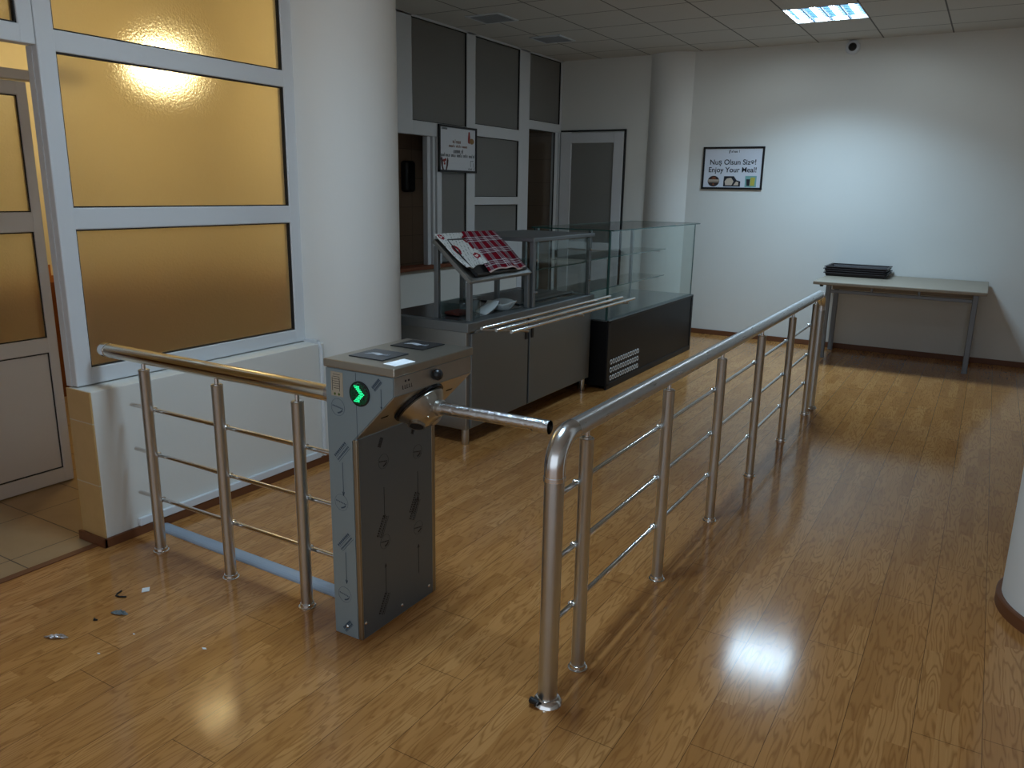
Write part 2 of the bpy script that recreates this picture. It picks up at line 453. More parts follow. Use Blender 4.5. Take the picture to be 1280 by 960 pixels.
# ------------------------------------------------------------------ kitchen partition
w = bpy.data.objects.new('window_3', None); COL.objects.link(w); w.location = (-5.03, 7.9, .9); struct(w)
KX0, KX1 = KX-.06, KX
fr = MB()
fr.box(KX0, KX1, 6.02, 6.42, 2.215, CH, bz)
for y0, y1 in ((7.362, 7.525), (8.472, 8.71), (9.51, 9.556)):
    fr.box(KX0, KX1, y0, y1, .92, CH, bz)
KXa = KX-.002
fr.box(KX0, KXa, 6.41, 7.37, 2.215, 2.35, bz).box(KX0, KXa, 7.52, 8.48, 2.27, 2.395, bz).box(KX0, KXa, 7.52, 8.48, 1.53, 1.62, bz)
fr.box(KX0, KXa, 7.52, 8.48, .92, 1.11, bz).box(KX0, KXa, 8.70, 9.52, 2.43, 2.535, bz)
fr.box(KX0, KX1, 6.1, 9.556, CH-.02, CH-.001)
fr.box(KX0-.03, KX1-.03, 6.69, 6.745, .92, 2.215, .004).box(KX0, KX1-.012, 6.76, 6.80, .92, 2.215, .004).box(KX0, KX1, 6.815, 6.90, .92, 2.22, .006)
fr.box(KX0, KXa, 6.02, 6.17, .92, 2.22, .006)
fr.box(KX0, KX1, 8.47, 8.71, 0, .93, .004).box(KX0, KX1, 9.40, 9.47, 0.02, 2.43, .006)
fr.build('window_frame', M['pvc'], w)
for y0, y1, z0, z1 in ((6.42, 7.362, 2.35, CH-.02), (7.525, 8.472, 2.395, CH-.02), (8.71, 9.51, 2.535, CH-.02), (6.90, 7.362, .93, 2.215),
                       (7.525, 8.472, 1.62, 2.27), (7.525, 8.472, 1.11, 1.53)):
    pane_with_frame(w, KX0, KX1, y0, y1, z0, z1, M['kit_glass'])
pane_with_frame(w, KX0, KX1, 8.71, 9.40, .05, 2.43, M['clear'], M['clear_back'])
struct(MB().box(-5.1, KX-.005, 6.02, 8.48, 0, .885).build('wall_kitchen', M['wall']))
M['sill'] = plaster('brown_marble', (.17, .055, .025), .4)
struct(MB().box(-5.16, KX+.05, 6.02, 7.37, .885, .92, .006).build('trim_4', M['sill']))
M['kit_tile'] = tiles('kitchen_tile', (.30, .20, .13), (.36, .25, .17), (.16, .11, .08), .3, .3, (1, 2), .006, .35, 3)
struct(MB().box(-7.6, -7.5, 6.0, FY+.1, 0, CH).build('wall_kitchen_back', M['kit_tile']))
struct(MB().box(-7.5, -5.06, FY, FY+.1, 0, CH).box(-7.5, -5.0, 5.9, 6.0, 0, CH).build('wall_kitchen_ends', M['kit_tile']))
struct(MB().box(-7.5, -5.1, 6.0, FY, -.1, 0).build('floor_kitchen', M['ftile']))
struct(MB().box(-7.5, -5.05, 6.0, FY, CH, CH+.1).build('ceiling_kitchen', M['ceil']))
# far door beside the kitchen corner
d = bpy.data.objects.new('door_2', None); COL.objects.link(d); d.location = (-4.52, FY-.03, 0); struct(d)
lf = MB(); y0, y1 = FY-.045, FY-.004
lf.box(-4.985, -4.83, y0, y1, .02, 2.44, .006).box(-4.235, -4.10, y0, y1, .02, 2.43, .006)
for z0, z1 in ((.02, .2), (.95, 1.05), (2.30, 2.43)): lf.box(-4.84, -4.22, y0+.002, y1, z0, z1, .006)
lf.build('door_leaf', M['pvc'], d)
MB().box(-4.85, -4.22, y0+.018, y1-.006, 1.03, 2.32).build('door_glass', M['kit_glass'], d)
MB().box(-4.85, -4.22, y0+.014, y1-.004, .18, .97).build('door_panel', M['pvc'], d)
MB().box(-4.098, -4.080, y0+.006, FY, 0, 2.462, .003).box(-4.99, -4.080, y0+.006, FY, 2.444, 2.462, .003).build('door_frame', M['gasket'], d)

# ------------------------------------------------------------------ ceiling lamps
M['lamp_tube'] = mat('lamp_tube', (.9, .9, .9), .4, emit=(.80, .93, 1.0), es=LAMP_E*34)
M['lamp_reflector_glow'] = mat('lamp_reflector_glow', (.004, .012, .03), .6, spec=.1, emit=(.16, .56, 1.0), es=LAMP_E*.95)  # near black, blue glow emitted in place of reflected tube light
M['louvre'] = mat('louvre_blade', (.02, .05, .09), .5, spec=.2)
M['lamp_body'] = mat('lamp_body', (.7, .75, .8), .4)
def fluor(name, label, cx, cy, watt, spread):
    t = thing(name, label, 'ceiling light', (cx, cy, CH), 'square fluorescent ceiling lights')
    h = .3225
    b = MB()
    b.box(cx-h, cx+h, cy-h, cy+h, CH+.05, CH+.058)
    for s in (-1, 1):
        b.box(cx+s*h-.006*(s > 0), cx+s*h+.006*(s < 0), cy-h, cy+h, CH-.003, CH+.052)
        b.box(cx-h, cx+h, cy+s*h-.006*(s > 0), cy+s*h+.006*(s < 0), CH-.003, CH+.052)
    b.build('housing', M['lamp_body'], t)
    r = MB().box(cx-h+.006, cx+h-.008, cy-h+.008, cy+h-.008, CH+.03, CH+.034); r.build('reflector', M['lamp_reflector_glow'], t)
    for k in range(4):
        x = cx-h+.645*(k+.5)/4
        MB().sweep([(x, cy-h+.02, CH+.016), (x, cy+h-.02, CH+.016)], .018, 10).build('tube', M['lamp_tube'], t)
    lv = MB()
    for k in range(9):
        y = cy-h+.645*(k+.5)/9
        lv.box(cx-h+.008, cx+h-.008, y-.0015, y+.0015, CH-.002, CH+.002)
    for k in range(3):
        x = cx-h+.645*(k+1)/4
        lv.box(x-.004, x+.004, cy-h+.008, cy+h-.008, CH-.003, CH+.020)
    lv.build('louvre', M['louvre'], t)
    for k in range(4):
        ld = bpy.data.lights.new('tube_glow', 'AREA'); ld.shape = 'RECTANGLE'; ld.size = .034; ld.size_y = .60
        ld.energy = watt/4; ld.color = LAMP_COL; ld.spread = spread
        lo = bpy.data.objects.new('tube_glow', ld); COL.objects.link(lo); lo.parent = t; lo.location = (-h+.645*(k+.5)/4, 0, -.004)
    return t
fluor('ceiling_light', 'lit square fluorescent ceiling light near the far wall', *LAMPS[0], LAMP_W[0], LAMP_SPREAD[0])
for l, tx in zip(LAMPS[1:], ('lit square fluorescent ceiling light above the turnstile lane',)):
    fluor('ceiling_light', tx, *l, LAMP_W[1], LAMP_SPREAD[1])
# corridor lamp
LPX, LPY, LPZ = -5.32, 3.565, 2.46
t = thing('pendant_lamp', 'round warm lamp glowing behind the frosted window', 'lamp', (LPX, LPY, 3.25))
MB().lathe((LPX, LPY, 3.25), (0, 0, -1), [(0, .06), (.02, .06), (.03, .02)], 24).sweep([(LPX, LPY, 3.23), (LPX, LPY, LPZ+.09)], .008, 8).build('cord', M['lamp_body'], t)
M['warm'] = mat('warm_diffuser', (.9, .85, .7), .4, emit=WARM_COL, es=WARM_E)
MB().lathe((LPX, LPY, LPZ), (0, 0, 1), [(-.075*math.cos(math.pi*k/10), .135*math.sin(math.pi*k/10)) for k in range(11)], 32, False).build('diffuser', M['warm'], t)
MB().lathe((LPX, LPY, LPZ+.07), (0, 0, 1), [(0, .05), (.02, .04), (.03, .012)], 20).build('lamp_holder', M['lamp_body'], t)

# ceiling vents
M['vent_grey'] = mat('vent_grey', (.30, .30, .29), .6)
def vent(cx, cy, label):
    t = thing('ceiling_vent', label, 'vent', (cx, cy, CH), 'square ceiling vents')
    b = MB(); h = .175
    for s in (-1, 1):
        b.box(cx+s*h-.015, cx+s*h+.015, cy-h-.015, cy+h+.015, CH-.010, CH-.0005, .002)
        b.box(cx-h, cx+h, cy+s*h-.015, cy+s*h+.015, CH-.010, CH-.0005, .002)
    b.build('vent_frame', M['lamp_body'], t)
    MB().box(cx-h, cx+h, cy-h, cy+h, CH-.003, CH-.0005).build('vent_back', M['vent_grey'], t)
    g = MB()
    for k in range(9):
        y = cy-h+2*h*(k+.5)/9
        g.obox((cx, y, CH-.006), Vector((1, 0, 0)), Vector((0, .8, .6)), Vector((0, -.6, .8)), 2*h-.02, .024, .002)
    g.build('vent_slats', M['lamp_body'], t)
vent(-4.42, 6.93, 'square ceiling vent near the white column')
vent(-4.40, 8.13, 'square ceiling vent closer to the far wall, near the kitchen corner')
# camera dome on the far wall
t = thing('security_camera', 'small black dome security camera at the top of far wall', 'camera', (-1.535, FY, 3.235))
MB().lathe((-1.535, FY, 3.235), (0, -1, 0), [(0, .074), (.02, .074), (.036, .066), (.04, .058)], 24).build('camera_base', M['lamp_body'], t)
MB().lathe((-1.535, FY-.036, 3.235), (0, -1, -.1), [(0, .042), (.02, .040), (.034, .032), (.044, .017), (.048, .001)], 20).build('camera_lens', M['black'], t)

# ------------------------------------------------------------------ railings
def ball(mb, c, r, n=14):
    prof = [(-r*math.cos(math.pi*k/8), r*math.sin(math.pi*k/8)) for k in range(9)]
    return mb.lathe(c, (0, 0, 1), prof, n, False)
RZ = .945
def post_into(par, x, y, ax, top=.886):
    p = MB().lathe((x, y, 0), (0, 0, 1), [(.004, .0245), (top-.006, .0245), (top-.002, .0255), (top, .0235)], 24).build('post', M['satin'], par)
    MB().lathe((x, y, 0), (0, 0, 1), [(0, .036), (.004, .036), (.006, .030), (.018, .029), (.020, .026)], 24).build('base_ring', M['chrome'], p)
    k = MB().lathe((x, y, top-.001), (0, 0, 1), [(0, .018), (.004, .018), (.006, .009), (.028, .009), (.032, .016), (.036, .018)], 16)
    k.build('saddle', M['chrome'], p)
    return p
RX = -1.085
t = thing('railing', 'long straight metal queue railing running from foreground to the far table', 'railing', (RX, 4.36, 0))
arc = [(RX, 2.098+.10*(1-math.cos(a)), RZ-.10+.10*math.sin(a)) for a in [k*math.pi/2/10 for k in range(11)]]
yE = 6.63
MB().sweep([(RX, 2.21, RZ), (RX, yE-.11, RZ)], .0325, 24).build('handrail', M['rail'], t)
e1 = MB().sweep([(RX, 2.098, RZ-.135)]+arc+[(RX, 2.215, RZ)], .0345, 24)
e1.lathe((RX, 2.098, RZ-.14), (0, 0, 1), [(0, .0365), (.014, .0365)], 24)
e1.build('elbow', M['elbow'], t)
arc2 = [(RX, yE-.10*(1-math.cos(a)), RZ-.10+.10*math.sin(a)) for a in [k*math.pi/2/10 for k in range(11)]]
MB().sweep([(RX, yE, RZ-.135)]+arc2+[(RX, yE-.115, RZ)], .0345, 24).build('elbow', M['elbow'], t)
for y in (2.098, yE):
    p = MB().lathe((RX, y, 0), (0, 0, 1), [(.003, .0325), (RZ-.13, .0325)], 24).build('end_post', M['satin'], t)
    fl = MB().lathe((RX, y, 0), (0, 0, 1), [(0, .052), (.006, .050), (.018, .042), (.022, .035)], 28)
    fl.build('base_ring', M['chrome'], p)
    if y < 3:
        b = MB().sweep([(RX-.045, y-.03, .012), (RX-.035, y-.048, .02), (RX-.012, y-.052, .022), (RX-.02, y-.05, .006)], [.008, .012, .011, .004], 8)
        tag(b.build('tape_scrap', M['black'], p), 'torn black tape on the base')
for y in (2.33, 3.135, 3.915, 4.725, 5.575, 6.40): post_into(t, RX, y, 'y')
for z in (.715, .480, .248):
    b = MB().sweep([(RX-.033, 2.10, z), (RX-.033, yE, z)], .0095, 12)
    for y in (2.33, 3.135, 3.915, 4.725, 5.575, 6.40):
        b.lathe((RX-.020, y, z), (-1, 0, 0), [(0, .008), (.008, .0125), (.022, .0125), (.026, .009)], 12)
    b.build('crossbar', M['chrome'], t)
# left rail
LY = 2.115
t = thing('railing', 'short railing with shiny top rail between half wall and turnstile', 'railing', (-2.71, LY, 0))
MB().sweep([(-3.455, LY, RZ), (-2.03, LY, RZ)], .0325, 24).build('handrail', M['rail_x'], t)
b = MB().lathe((-3.44, LY, RZ), (-1, 0, 0), [(0, .0345), (.03, .0345), (.038, .033), (.056, .026), (.066, .014), (.069, .001)], 24)
b.build('end_cap', M['chrome'], t)
MB().lathe((-2.06, LY, RZ), (1, 0, 0), [(0, .0345), (.028, .0355), (.03, .033), (.052, .037), (.056, .034)], 20).build('wall_flange', M['foil'], t)
for x in (-3.19, -2.70, -2.232): post_into(t, x, LY, 'x')
for z, xe in ((.69, -3.36), (.472, -3.36), (.25, -3.36)):
    b = MB().sweep([(xe, LY+.033, z), (-2.003, LY+.033, z)], .0095, 12)
    for x in (-3.19, -2.70, -2.232):
        b.lathe((x, LY+.020, z), (0, 1, 0), [(0, .008), (.008, .0125), (.022, .0125), (.026, .009)], 12)
    b.build('crossbar', M['chrome'], t)

# ------------------------------------------------------------------ turnstile
TX0, TXc, TX1 = -2.0, -1.865, -1.685     # left side, column right side, upper box right side
TY0, TY1 = 2.04, 2.512
M['film_front'] = mat('blue_film_on_steel', (.30, .39, .44), .40, .30)
M['film_print'] = mat('film_print', (.05, .09, .14), .5)
M['film_print_dark'] = mat('film_print_dark', (.018, .02, .025), .5)  # side print darkened for shade, also used on maker mark and sticker
M['film_side_shaded'] = mat('shaded_film_on_steel', (.15, .175, .195), .40, .35)  # same film as the front, dark reflection of the room put into its colour
M['bare_edge'] = brushed('bare_steel_edge', (.40, .36, .28), .4, (40, 40, 1))
M['top_steel'] = brushed('top_steel', (.47, .44, .38), .33, (40, 1.5, 1.5))
t = thing('turnstile', 'stainless steel tripod turnstile with green arrow light, still in protective film', 'turnstile', (-1.9, 2.276, 0))
prof = [(TX0, 0), (TXc, 0), (TXc, .817), (TX1, 1.0), (TX1, 1.068), (TX0, 1.068)]
MB().prism([(x, TY0+.002, z) for x, z in prof], (0, TY1-TY0-.004, 0), .003).build('body', M['film_front'], t)
MB().prism([(x, TY0-.0015, z) for x, z in [(TX0+.001, .002), (TXc-.018, .002), (TXc-.018, .805), (TX1-.003, .999), (TX1-.003, 1.066), (TX0+.001, 1.066)]], (0, .004, 0)).build('front_sheet', M['film_front'], t)
MB().box(TXc-.017, TXc+.002, TY0-.001, TY0+.012, .002, .812, .003).build('edge_trim', M['bare_edge'], t)
MB().box(TXc-.004, TXc+.003, TY1-.022, TY1, .002, .812, .002).build('edge_trim', M['bare_edge'], t)
MB().box(TXc-.002, TXc+.0015, TY0+.014, TY1-.022, .004, .81).build('side_panel', M['film_side_shaded'], t)
s = Vector((.707, 0, -.707)); sn = Vector((TX1-TXc, 0, 1.0-.817)).normalized(); nrm = Vector((sn.z, 0, -sn.x))
mid = Vector(((TX1+TXc)/2, (TY0+TY1)/2, (1.0+.817)/2))
L = math.hypot(TX1-TXc, 1.0-.817)
MB().obox(mid+nrm*.001, sn, Vector((0, 1, 0)), nrm, L, TY1-TY0, .003).build('sloped_panel', M['top_steel'], t)
MB().box(TX1-.002, TX1+.0015, TY0+.002, TY1-.002, 1.003, 1.066).build('upper_side', M['steel'], t)
MB().box(TX0-.006, TX1+.008, TY0-.006, TY1+.006, 1.070, 1.100, .004).build('top_cover', M['top_steel'], t)
# readers on top
def reader(y0, y1, nm, lab):
    p = MB().box(-1.957, -1.797, y0, y1, 1.1, 1.1035, .0012).build('card_reader', M[nm], t); tag(p, lab)
    cx, cy = -1.877, (y0+y1)/2; zz = 1.1037
    g = MB()
    # hand holding a card with waves
    g.prism([(cx-.028, cy-.006, zz), (cx+.012, cy-.020, zz), (cx+.024, cy+.004, zz), (cx-.016, cy+.018, zz)], (0, 0, .0004))
    for r in (.018, .027, .036):
        g.sweep([(cx+.010+r*math.cos(a), cy-.004+r*math.sin(a), zz+.0005) for a in [(-.3+.2*k) for k in range(6)]], .0011, 5)
    for k in range(3): g.prism([(cx-.052+k*.006, cy-.02+k*.012, zz), (cx-.026+k*.004, cy-.012+k*.012, zz), (cx-.027+k*.004, cy-.005+k*.012, zz), (cx-.055+k*.006, cy-.013+k*.012, zz)], (0, 0, .0004))
    g.build('reader_icon', M['reader_icon'], p)
M['reader_icon'] = mat('reader_icon', (.30, .31, .33), .5)
M['reader_grey'] = mat('reader_smoked', (.035, .037, .042), .3)
reader(2.115, 2.265, 'reader_grey', 'dark grey glossy reader panel nearer the front')
reader(2.352, 2.495, 'black', 'black reader panel at the rear')
tag(MB().prism([(-1.765, 2.08, 1.1003), (-1.703, 2.073, 1.1003), (-1.694, 2.174, 1.1003), (-1.757, 2.187, 1.1003)], (0, 0, .0012)).build('paper_note', M['paper'], t), 'small white paper label')
# key knob, faint logo
kb = MB().lathe((TX1+.001, 2.279, 1.036), (1, 0, 0), [(0, .019), (.004, .021), (.016, .021), (.024, .015), (.027, .004)], 20)
kb.build('lock_knob', M['black'], t)
lg = MB()
def side_rect(g, y0, y1, z0, z1): g.box(TX1+.001, TX1+.0025, y0, y1, z0, z1)
for k in range(5): side_rect(lg, 2.085+k*.012, 2.087+k*.012, 1.020-.0*k, 1.033); side_rect(lg, 2.085+k*.012, 2.093+k*.012, 1.019, 1.0205)
for k in range(2): side_rect(lg, 2.098+k*.018, 2.106+k*.018, 1.043, 1.050)
lg.build('maker_mark', M['film_print_dark'], t)
# green arrow light on the front face
dc = Vector((-1.838, TY0-.002, .990))
M['led'] = mat('green_led', (.02, .3, .1), .3, emit=(.01, .85, .27), es=1.5)
M['led_dim'] = mat('green_led_field', (.003, .03, .012), .3, emit=(.0, .05, .016), es=.6)  # dots outside the arrow, given a faint glow of their own
disp = MB().lathe(dc, (0, -1, 0), [(0, .046), (.004, .046), (.005, .042)], 36).build('arrow_light', M['black'], t)
field = MB(); lit = MB()
for i in range(-7, 8):
    for j in range(-7, 8):
        px, pz = i*.0055, j*.0055
        if math.hypot(px, pz) > .040: continue
        q = px + abs(pz)*.85
        on_ = .000 < q < .024 and abs(pz) < .031
        mb = lit if on_ else field
        if on_ or random.random() < .8:
            mb.lathe((dc.x+px, dc.y-.005, dc.z+pz), (0, -1, 0), [(0, .0022), (.0012, .0016), (.0016, .0004)], 6)
tag(field.build('led_field', M['led_dim'], disp), 'dark dots given a faint green glow')
tag(lit.build('led_chevron', M['led'], disp), 'glowing green arrow pointing right')
# sticker
stk = MB().box(-1.974, -1.917, TY0-.0026, TY0-.0015, .966, 1.056).build('sticker', mat('sticker_beige', (.50, .46, .36), .6), t)
g = MB()
for k in range(7): g.box(-1.966+random.random()*.006, -1.930-random.random()*.010, TY0-.0032, TY0-.0026, 1.046-k*.0085, 1.0475-k*.0085)
g.box(-1.968, -1.9665, TY0-.0032, TY0-.0026, .985, 1.035).box(-1.934, -1.9325, TY0-.0032, TY0-.0026, .985, 1.035)
g.build('sticker_print', M['film_print_dark'], stk)
g = MB()
for x in (-1.957, -1.937): g.lathe((x, TY0-.0026, .974), (0, -1, 0), [(0, .005), (.0006, .005)], 12)
g.build('sticker_dots', mat('sticker_green', (.10, .16, .03), .6), stk)
# printed protective film
def film(mb, o, u, v, nn, cx, cy, kind, sc=1.0, flip=1, slant=48):
    """o origin, u/v in-plane axes, nn outward normal; cx, cy position"""
    P = lambda a, b: o+u*(cx+a*sc)+v*(cy+b*sc)+nn*.0006
    def strip(pts, wd):
        pts = [Vector(p) for p in pts]
        for a, b in zip(pts, pts[1:]):
            d_ = (b-a); 
            if d_.length < 1e-6: continue
            q = nn.cross(d_.normalized())*wd/2
            mb.prism([a-q, b-q, b+q, a+q], nn*.0003)
    if kind == 'circle':
        strip([P(.032*math.cos(k*math.pi/16), .032*math.sin(k*math.pi/16)) for k in range(33)], .0008)
        for k in range(7): strip([P(-.026+.0075*k, .005-.0014*k), P(-.0215+.0075*k, .004-.0014*k)], .0045)
        strip([P(-.002, -.022), P(.010, -.018), P(.021, -.010)], .0055)
    elif kind == 'arrow':
        strip([P(0, .065*flip), P(0, -.065*flip)], .0022)
        strip([P(-.005, -.050*flip), P(0, -.065*flip), P(.005, -.050*flip)], .003)
    else:
        th = math.radians(slant); du = (math.cos(th), math.sin(th)); dn = (-du[1], du[0])
        for off, n_, wd in ((.012, 9, .0085), (0.0, 1, .0015), (-.014, 11, .006), (-.026, 1, .0015)):
            for k in range(n_):
                a = -.055+.11*k/n_; b = a+.11/n_*(.70 if n_ > 1 else 1.0)
                strip([P(du[0]*a+dn[0]*off, du[1]*a+dn[1]*off), P(du[0]*b+dn[0]*off, du[1]*b+dn[1]*off)], wd)
pf = MB()
o = Vector((0, TY0-.0016, 0)); u = Vector((1, 0, 0)); v = Vector((0, 0, 1)); nn = Vector((0, -1, 0))
for z in (.925, .555, .175): film(pf, o, u, v, nn, -1.945, z, 'circle')
for z in (.650, .290): film(pf, o, u, v, nn, -1.933, z, 'arrow')
for z in (.760, .40, .045): film(pf, o, u, v, nn, -1.935, z, 'stripe', .75 if z > .1 else .5)
film(pf, o, u, v, nn, -1.76, 1.035, 'stripe', .45); film(pf, o, u, v, nn, -1.741, .985, 'arrow', .55)
pf.box(-1.857, -1.8555, TY0-.0022, TY0-.0015, .815, .944).box(-1.857, -1.8555, TY0-.0022, TY0-.0015, 1.036, 1.064)
tag(pf.build('film_print', M['film_print'], t), 'blue printed marks on the protective film')
pf = MB()
o = Vector((TXc+.0015, 0, 0)); u = Vector((0, 1, 0)); nn = Vector((1, 0, 0))
for y in (2.185, 2.395):
    for z in (.69, .36): film(pf, o, u, v, nn, y, z-.02*(y > 2.3), 'circle', .9)
    for z in (.52, .20): film(pf, o, u, v, nn, y, z, 'arrow', 1.0, 1 if z > .3 else -1)
for y in (2.17, 2.37):
    for z in (.43, .10, .77): film(pf, o, u, v, nn, y, z if y < 2.3 or z > .2 else .46, 'stripe', .8 if z < .7 else .35, 1, 62)
pf.build('film_print', M['film_print_dark'], t)
sc_ = MB()
for p_, ax in (((-1.937, TY0-.001, .042), (0, -1, 0)), ((TXc+.001, 2.06, .068), (1, 0, 0)), ((TXc+.001, 2.28, .040), (1, 0, 0)), ((TXc+.001, 2.462, .046), (1, 0, 0))):
    MB().lathe(p_, ax, [(0, .007), (.003, .007), (.006, .004), (.0065, .001)], 12).build('screw', M['chrome'], t)
# hub on the sloped panel
hc = Vector((-1.760, 2.270, .925)) + nrm*.002
ax = nrm
hub = MB().lathe(hc, ax, [(0, .108), (.010, .108), (.010, .096), (.016, .096)], 40).build('hub_gap_ring', M['black_metal'], t)  # black ring, its colour gives the dark gap around the hub
MB().lathe(hc, ax, [(.012, .098), (.020, .100), (.030, .094), (.075, .062), (.088, .050), (.092, .040)], 40).build('hub', M['top_steel'], t)
# three sockets, one of them carries the arm
a0 = Vector((1, 0, 0)); par_ = ax*a0.dot(ax); per = a0-par_
for k in range(3):
    th = k*2*math.pi/3
    dirv = (par_ + per*math.cos(th) + ax.cross(per)*math.sin(th)).normalized()
    base = hc+ax*.014
    if k == 0:
        MB().lathe(base, dirv, [(.045, .031), (.098, .031), (.102, .027)], 24).build('arm_socket', M['steel'], t)
        st = base+dirv*.08
        arm = MB().sweep([st, Vector((-1.197, st.y, st.z+.006))], .0225, 24, False)
        arm.sweep([Vector((-1.197, st.y, st.z)), Vector((-1.27, st.y, st.z))], .0205, 24, False)
        M['wrap'] = mat('film_wrapped_chrome', (.66, .67, .68), .2, 1.0); n_ = N(M['wrap'])
        n_.bump(n_.noise(n_.coord('Object', (1, 1, 1)), 38, 5, .7), .55, .008)
        ao = arm.build('arm', M['wrap'], t)
        MB().lathe(Vector((-1.262, st.y, st.z)), (1, 0, 0), [(0, .0205), (.004, .0205)], 24).build('arm_bore_shade', M['black'], ao)  # black disc paints the dark inside of the open tube
    else:
        q = MB().lathe(base, dirv, [(.05, .032), (.093, .032), (.093, .027)], 24).build('arm_socket', M['top_steel'], t)
        MB().lathe(base, dirv, [(.085, .0265), (.0936, .0265)], 24).build('socket_hole_shade', M['rubber_and_gaps'], q)  # solid black plug, the dark of the empty socket put into colour
# slots in the sloped panel
for y in (2.10, 2.455):
    MB().obox(mid+Vector((0, y-mid.y, 0))+nrm*.003+sn*(-.01 if y < 2.3 else .035), sn, Vector((0, 1, 0)), nrm, .007, .036, .002).build('panel_slot', M['rubber_and_gaps'], t)

# ------------------------------------------------------------------ floor conduit
t = MB(); n = 10
pr_ = [(.036*math.cos(math.pi*k/n), .024*math.sin(math.pi*k/n)) for k in range(n+1)]
p0, p1 = Vector((-3.405, 2.285, 0)), Vector((-2.003, 2.262, 0)); dv = (p1-p0).normalized(); sd = Vector((-dv.y, dv.x, 0))
t.prism([p0+sd*a+Vector((0, 0, b+.0005)) for a, b in pr_], p1-p0)
tag(t.build('cable_cover', M['conduit']), 'grey rounded cable cover on the floor from half wall to turnstile', 'cable cover')

# ------------------------------------------------------------------ serving counter
CX0, CX1, CY0, CY1, CZ = -3.60, -2.84, 4.20, 6.13, .85
M['inox'] = brushed('counter_steel', (.27, .29, .30), .50, (2, 2, 40))
M['inox_h'] = brushed('counter_steel_end', (.38, .39, .385), .34, (2, 2, 40))
t = thing('serving_counter', 'stainless steel serving counter with two doors and tray rail', 'serving counter', ((CX0+CX1)/2, (CY0+CY1)/2, 0))
MB().box(CX0, CX1-.02, CY0+.012, CY1-.012, .115, .79, .004).build('cabinet_body', M['inox_h'], t)
MB().box(CX0, CX1, CY0, CY1, .785, CZ, .006).build('worktop', M['inox'], t)
MB().box(CX0+.02, CX0+.66, CY0+.06, CY1-.1, CZ, CZ+.0015).build('worktop_inset', mat('dark_worktop', (.10, .105, .11), .22, .7), t)
for y0, y1 in ((CY0+.05, 5.0), (5.028, CY1-.05)):
    dr = MB().box(CX1-.022, CX1-.002, y0, y1, .125, .775, .004).build('door', M['inox'], t)
    yh = y1-.03 if y1 < 5.5 else y0+.03
    MB().box(CX1-.004, CX1+.004, yh-.016, yh+.016, .63, .73, .007).build('door_handle', M['black'], dr)
MB().box(CX1-.021, CX1-.015, 5.0, 5.028, .12, .78).build('door_gap_shade', M['rubber_and_gaps'], t)  # black strip paints the shade between the two doors
for x in (CX1-.06, CX0+.06):
    for y in (CY0+.06, CY1-.06):
        MB().lathe((x, y, 0), (0, 0, 1), [(0, .022), (.02, .026), (.12, .026)], 16).build('foot', M['satin'], t)
for x in (-2.685, -2.575, -2.465):
    MB().sweep([(x, 4.125, .845), (x, 6.10, .845)], .011, 12).build('tray_rail', M['chrome'], t)
for y in (4.30, 5.92, 5.1):
    MB().sweep([(-2.85, y, .78), (-2.80, y, .80), (-2.44, y, .830)], .008, 8).build('rail_bracket', M['steel'], t)
# sneeze guard with glass panels
def sq(mb, x, y, z0, z1, h=.018): return mb.box(x-h, x+h, y-h, y+h, z0, z1, .003)
for x, y in ((-2.875, 5.10), (-2.875, 6.06), (-3.5, 5.10), (-3.5, 6.06)): sq(MB(), x, y, CZ, 1.335).build('guard_post', M['inox'], t)
MB().box(-3.54, -2.845, 5.06, 6.10, 1.333, 1.362, .004).build('guard_shelf', M['inox'], t)
MB().box(-2.866, -2.860, 5.125, 6.04, .872, 1.325).build('guard_glass', M['clear'], t)
sh = MB().box(-3.47, -2.90, 5.13, 6.03, 1.115, 1.123).build('glass_shelf', M['clear'], t)
for x in (-2.901, -3.469): MB().box(x-.002, x+.002, 5.13, 6.03, 1.1145, 1.1235).build('shelf_edge', M['glass_green'], sh)
for y, z in ((6.045, 1.23), (6.045, .977), (5.118, 1.20), (5.118, .96)):
    MB().lathe((-2.857, y, z), (1, 0, 0), [(0, .010), (.012, .010), (.014, .006)], 10).build('glass_clip', M['chrome'], t)
hl = MB().box(-3.45, -3.0, 5.13, 6.03, .853, .862, .003)
hl.build('food_well', M['reader_grey'], t)

# slanted stand on the counter
t = thing('tray_stand', 'slanted steel stand on the serving counter holding the tea towels', 'stand', (-3.0, 4.66, CZ))
SA, SB = Vector((-3.165, 0, 1.365)), Vector((-2.865, 0, 1.105))
SY0, SY1 = 4.262, 5.06
sd_ = (SB-SA).normalized(); sl_ = (SB-SA).length; sn_ = Vector((-sd_.z, 0, sd_.x))
if sn_.z < 0: sn_ = -sn_
for x, zt in ((-2.885, 1.105), (-3.145, 1.33)):
    for y in (SY0+.02, SY1-.02):
        sq(MB(), x, y, CZ+.001, zt, .0165).build('leg', M['inox'], t)
fr = MB(); wv = .032
cen = (SA+SB)/2
for y in (SY0+wv/2, SY1-wv/2): fr.obox(Vector((cen.x, y, cen.z)), sd_, Vector((0, 1, 0)), sn_, sl_, wv, .028, .003)
for f_ in (.045, .955): 
    q = SA+sd_*sl_*f_; fr.obox(Vector((q.x, (SY0+SY1)/2, q.z)), sd_, Vector((0, 1, 0)), sn_, .034, SY1-SY0, .028, .003)
fr.build('top_frame', M['inox_h'], t)
MB().obox(Vector((cen.x, (SY0+SY1)/2, cen.z)), sd_, Vector((0, 1, 0)), sn_, sl_-.05, SY1-SY0-.05, .012).build('top_panel', M['steel'], t)
